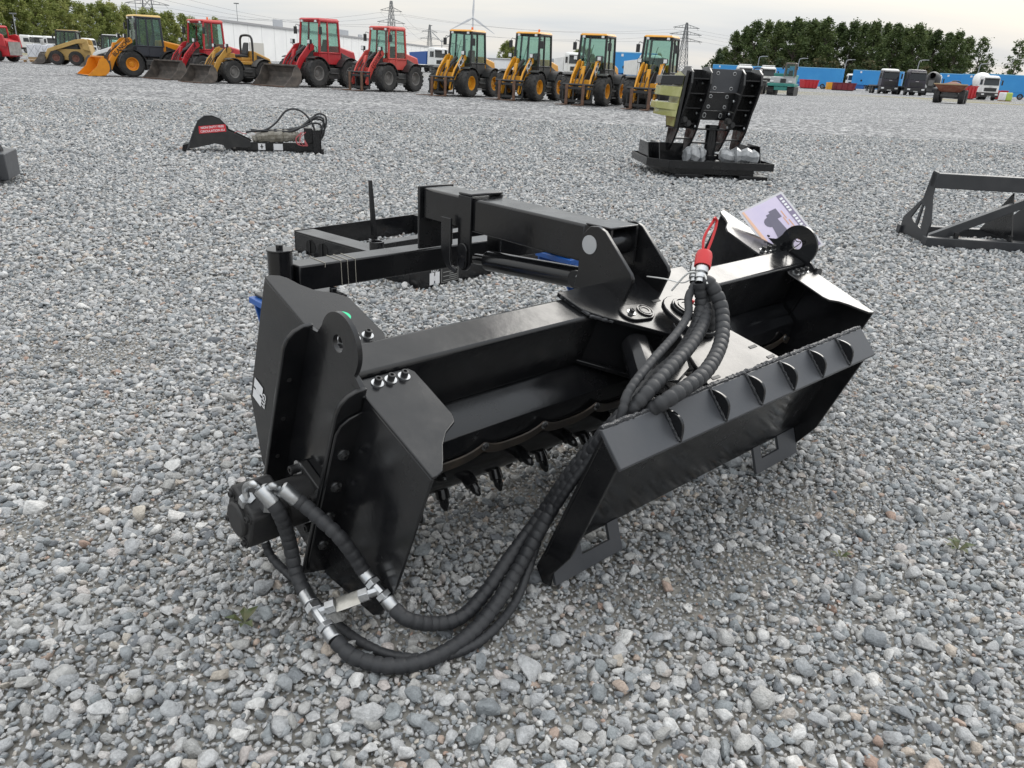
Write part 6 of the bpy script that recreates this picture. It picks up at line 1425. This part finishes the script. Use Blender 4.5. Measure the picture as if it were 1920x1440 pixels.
for i in range(n_):
    t = i/(n_-1); Y = 205 + 150*t; px = -25 + 425*(t**.82)
    plant('roadside_tree', 'yellowish green roadside tree, %s from the left in the left row' % ordw[i], 'tree', (K(px, Y) if px > 0 else -.62*Y + px*.0006*Y, Y + rr.uniform(-3, 3)), TA[i % 5], rr.uniform(.94, 1.08), rr.uniform(0, 6.28), 'roadside trees on the left')
prof = [(1352, .50), (1364, .56), (1382, .80), (1396, .92), (1412, .96), (1430, 1.0), (1448, .98), (1464, 1.02), (1482, 1.03), (1500, 1.04), (1518, 1.02), (1536, 1.06), (1555, 1.05), (1574, 1.04), (1592, 1.05), (1612, 1.05), (1630, 1.04), (1650, 1.06), (1670, 1.04), (1690, 1.03), (1708, 1.02), (1728, 1.0), (1748, .97), (1768, .98), (1786, .95), (1806, .90)]
for i, (px, hs) in enumerate(prof):
    Y = 284 + (-9, 6, -3, 10)[i % 4]
    plant('grove_tree', 'dark green tall tree, %s from the left in the right grove' % ordw[i], 'tree', (K(px, Y), Y), TB[(i*3) % 5], hs*.94, rr.uniform(0, 6.28), 'tall trees of the right grove')
for i, (px, hs, ms) in enumerate(((1832, 1.0, TS[0]), (1852, .70, TS[1]), (1917, .96, TS[1]))):
    Y = 276; plant('thin_tree', ['airy tall tree at the right end of the grove', 'slim sparse tree just right of the airy tall one', 'lone thin tree at the right picture edge'][i], 'tree', (K(px, Y), Y), ms, hs, rr.uniform(0, 6), None)
for i in range(20):
    px = 1350 + i*28; Y = 262 + rr.uniform(-4, 4)
    plant('understorey_bush', 'dark bush at the foot of the right grove, %s from the left' % ordw[i], 'bush', (K(px, Y), Y), TC[i % 3], rr.uniform(.9, 1.35), rr.uniform(0, 6.28), 'bushes along the right grove', 1.1, 'foliage')
for i, (px, hs) in enumerate(((945, 1.05), (953, 1.15), (962, .95), (1082, .95), (1092, 1.1), (1103, 1.05), (1112, .8), (1182, .7), (1194, .78), (1205, .72), (1225, .85), (1236, .95), (1258, .6), (1328, .5))):
    Y = 380; plant('distant_tree', 'small distant tree on the horizon, %s from the left' % ordw[i], 'tree', (K(px, Y), Y), TA[i % 5], hs*.75, rr.uniform(0, 6.28), 'distant trees on the horizon')
HEDGE = MB()
hr = random.Random(2)
for k in range(2600):
    t = hr.random(); px = -30 + 440*t; Y = 185 + 120*t; c = Vector((K(max(px, 0), Y) + (px*.0006*Y if px < 0 else 0) + hr.uniform(-1, 1), Y + hr.uniform(-1, 1), hr.uniform(.1, 3.0)))
    u_ = Vector((hr.gauss(0, 1), hr.gauss(0, 1), hr.gauss(0, .6))).normalized()*.5; v_ = Vector((hr.gauss(0, 1), hr.gauss(0, 1), hr.gauss(0, 1))).normalized()*.3
    HEDGE.add([tuple(c-u_), tuple(c+v_), tuple(c+u_), tuple(c-v_)], [(0, 1, 2, 3)])
tag(HEDGE.build('hedge', LEAF_C, None, 0, 0), 'low dark hedge running under the left tree row', 'hedge')
# small weeds growing through the gravel
WEED = mat('weed_leaf', (.065, .085, .03), .6, c2=(.12, .10, .05), vscale=30)
def weed(label, loc, n, s_, seed):
    rr = random.Random(seed); o = empty('weed', (*loc, .0), rr.uniform(0, 6), label, 'weed', 'weeds in the gravel')
    for k in range(n):
        an = 6.28*k/n + rr.uniform(-.4, .4); d_ = Vector((math.cos(an), math.sin(an), 0)); p_ = Vector((-d_.y, d_.x, 0)); L_ = s_*rr.uniform(.7, 1.2); w_ = L_*.22; z0 = .022
        b = MB(); b.add([tuple(v) for v in (Vector((0, 0, z0)), d_*L_*.5 + p_*w_ + Vector((0, 0, z0+L_*.42)), d_*L_ + Vector((0, 0, z0+L_*.38)), d_*L_*.5 - p_*w_ + Vector((0, 0, z0+L_*.40)), d_*L_*.5 + Vector((0, 0, z0+L_*.34)))], [(0, 4, 1), (1, 4, 2), (2, 4, 3), (3, 4, 0)]); b.build('leaf', WEED, o, 0, 0)
weed('small green weed left of the hose loop in the foreground', (-.62, 1.52), 5, .045, 1); weed('small weed in the gravel at the lower right', (1.36, 2.0), 7, .045, 2); weed('tiny weed right of the mounting plate foot', (.98, 1.93), 5, .03, 3)
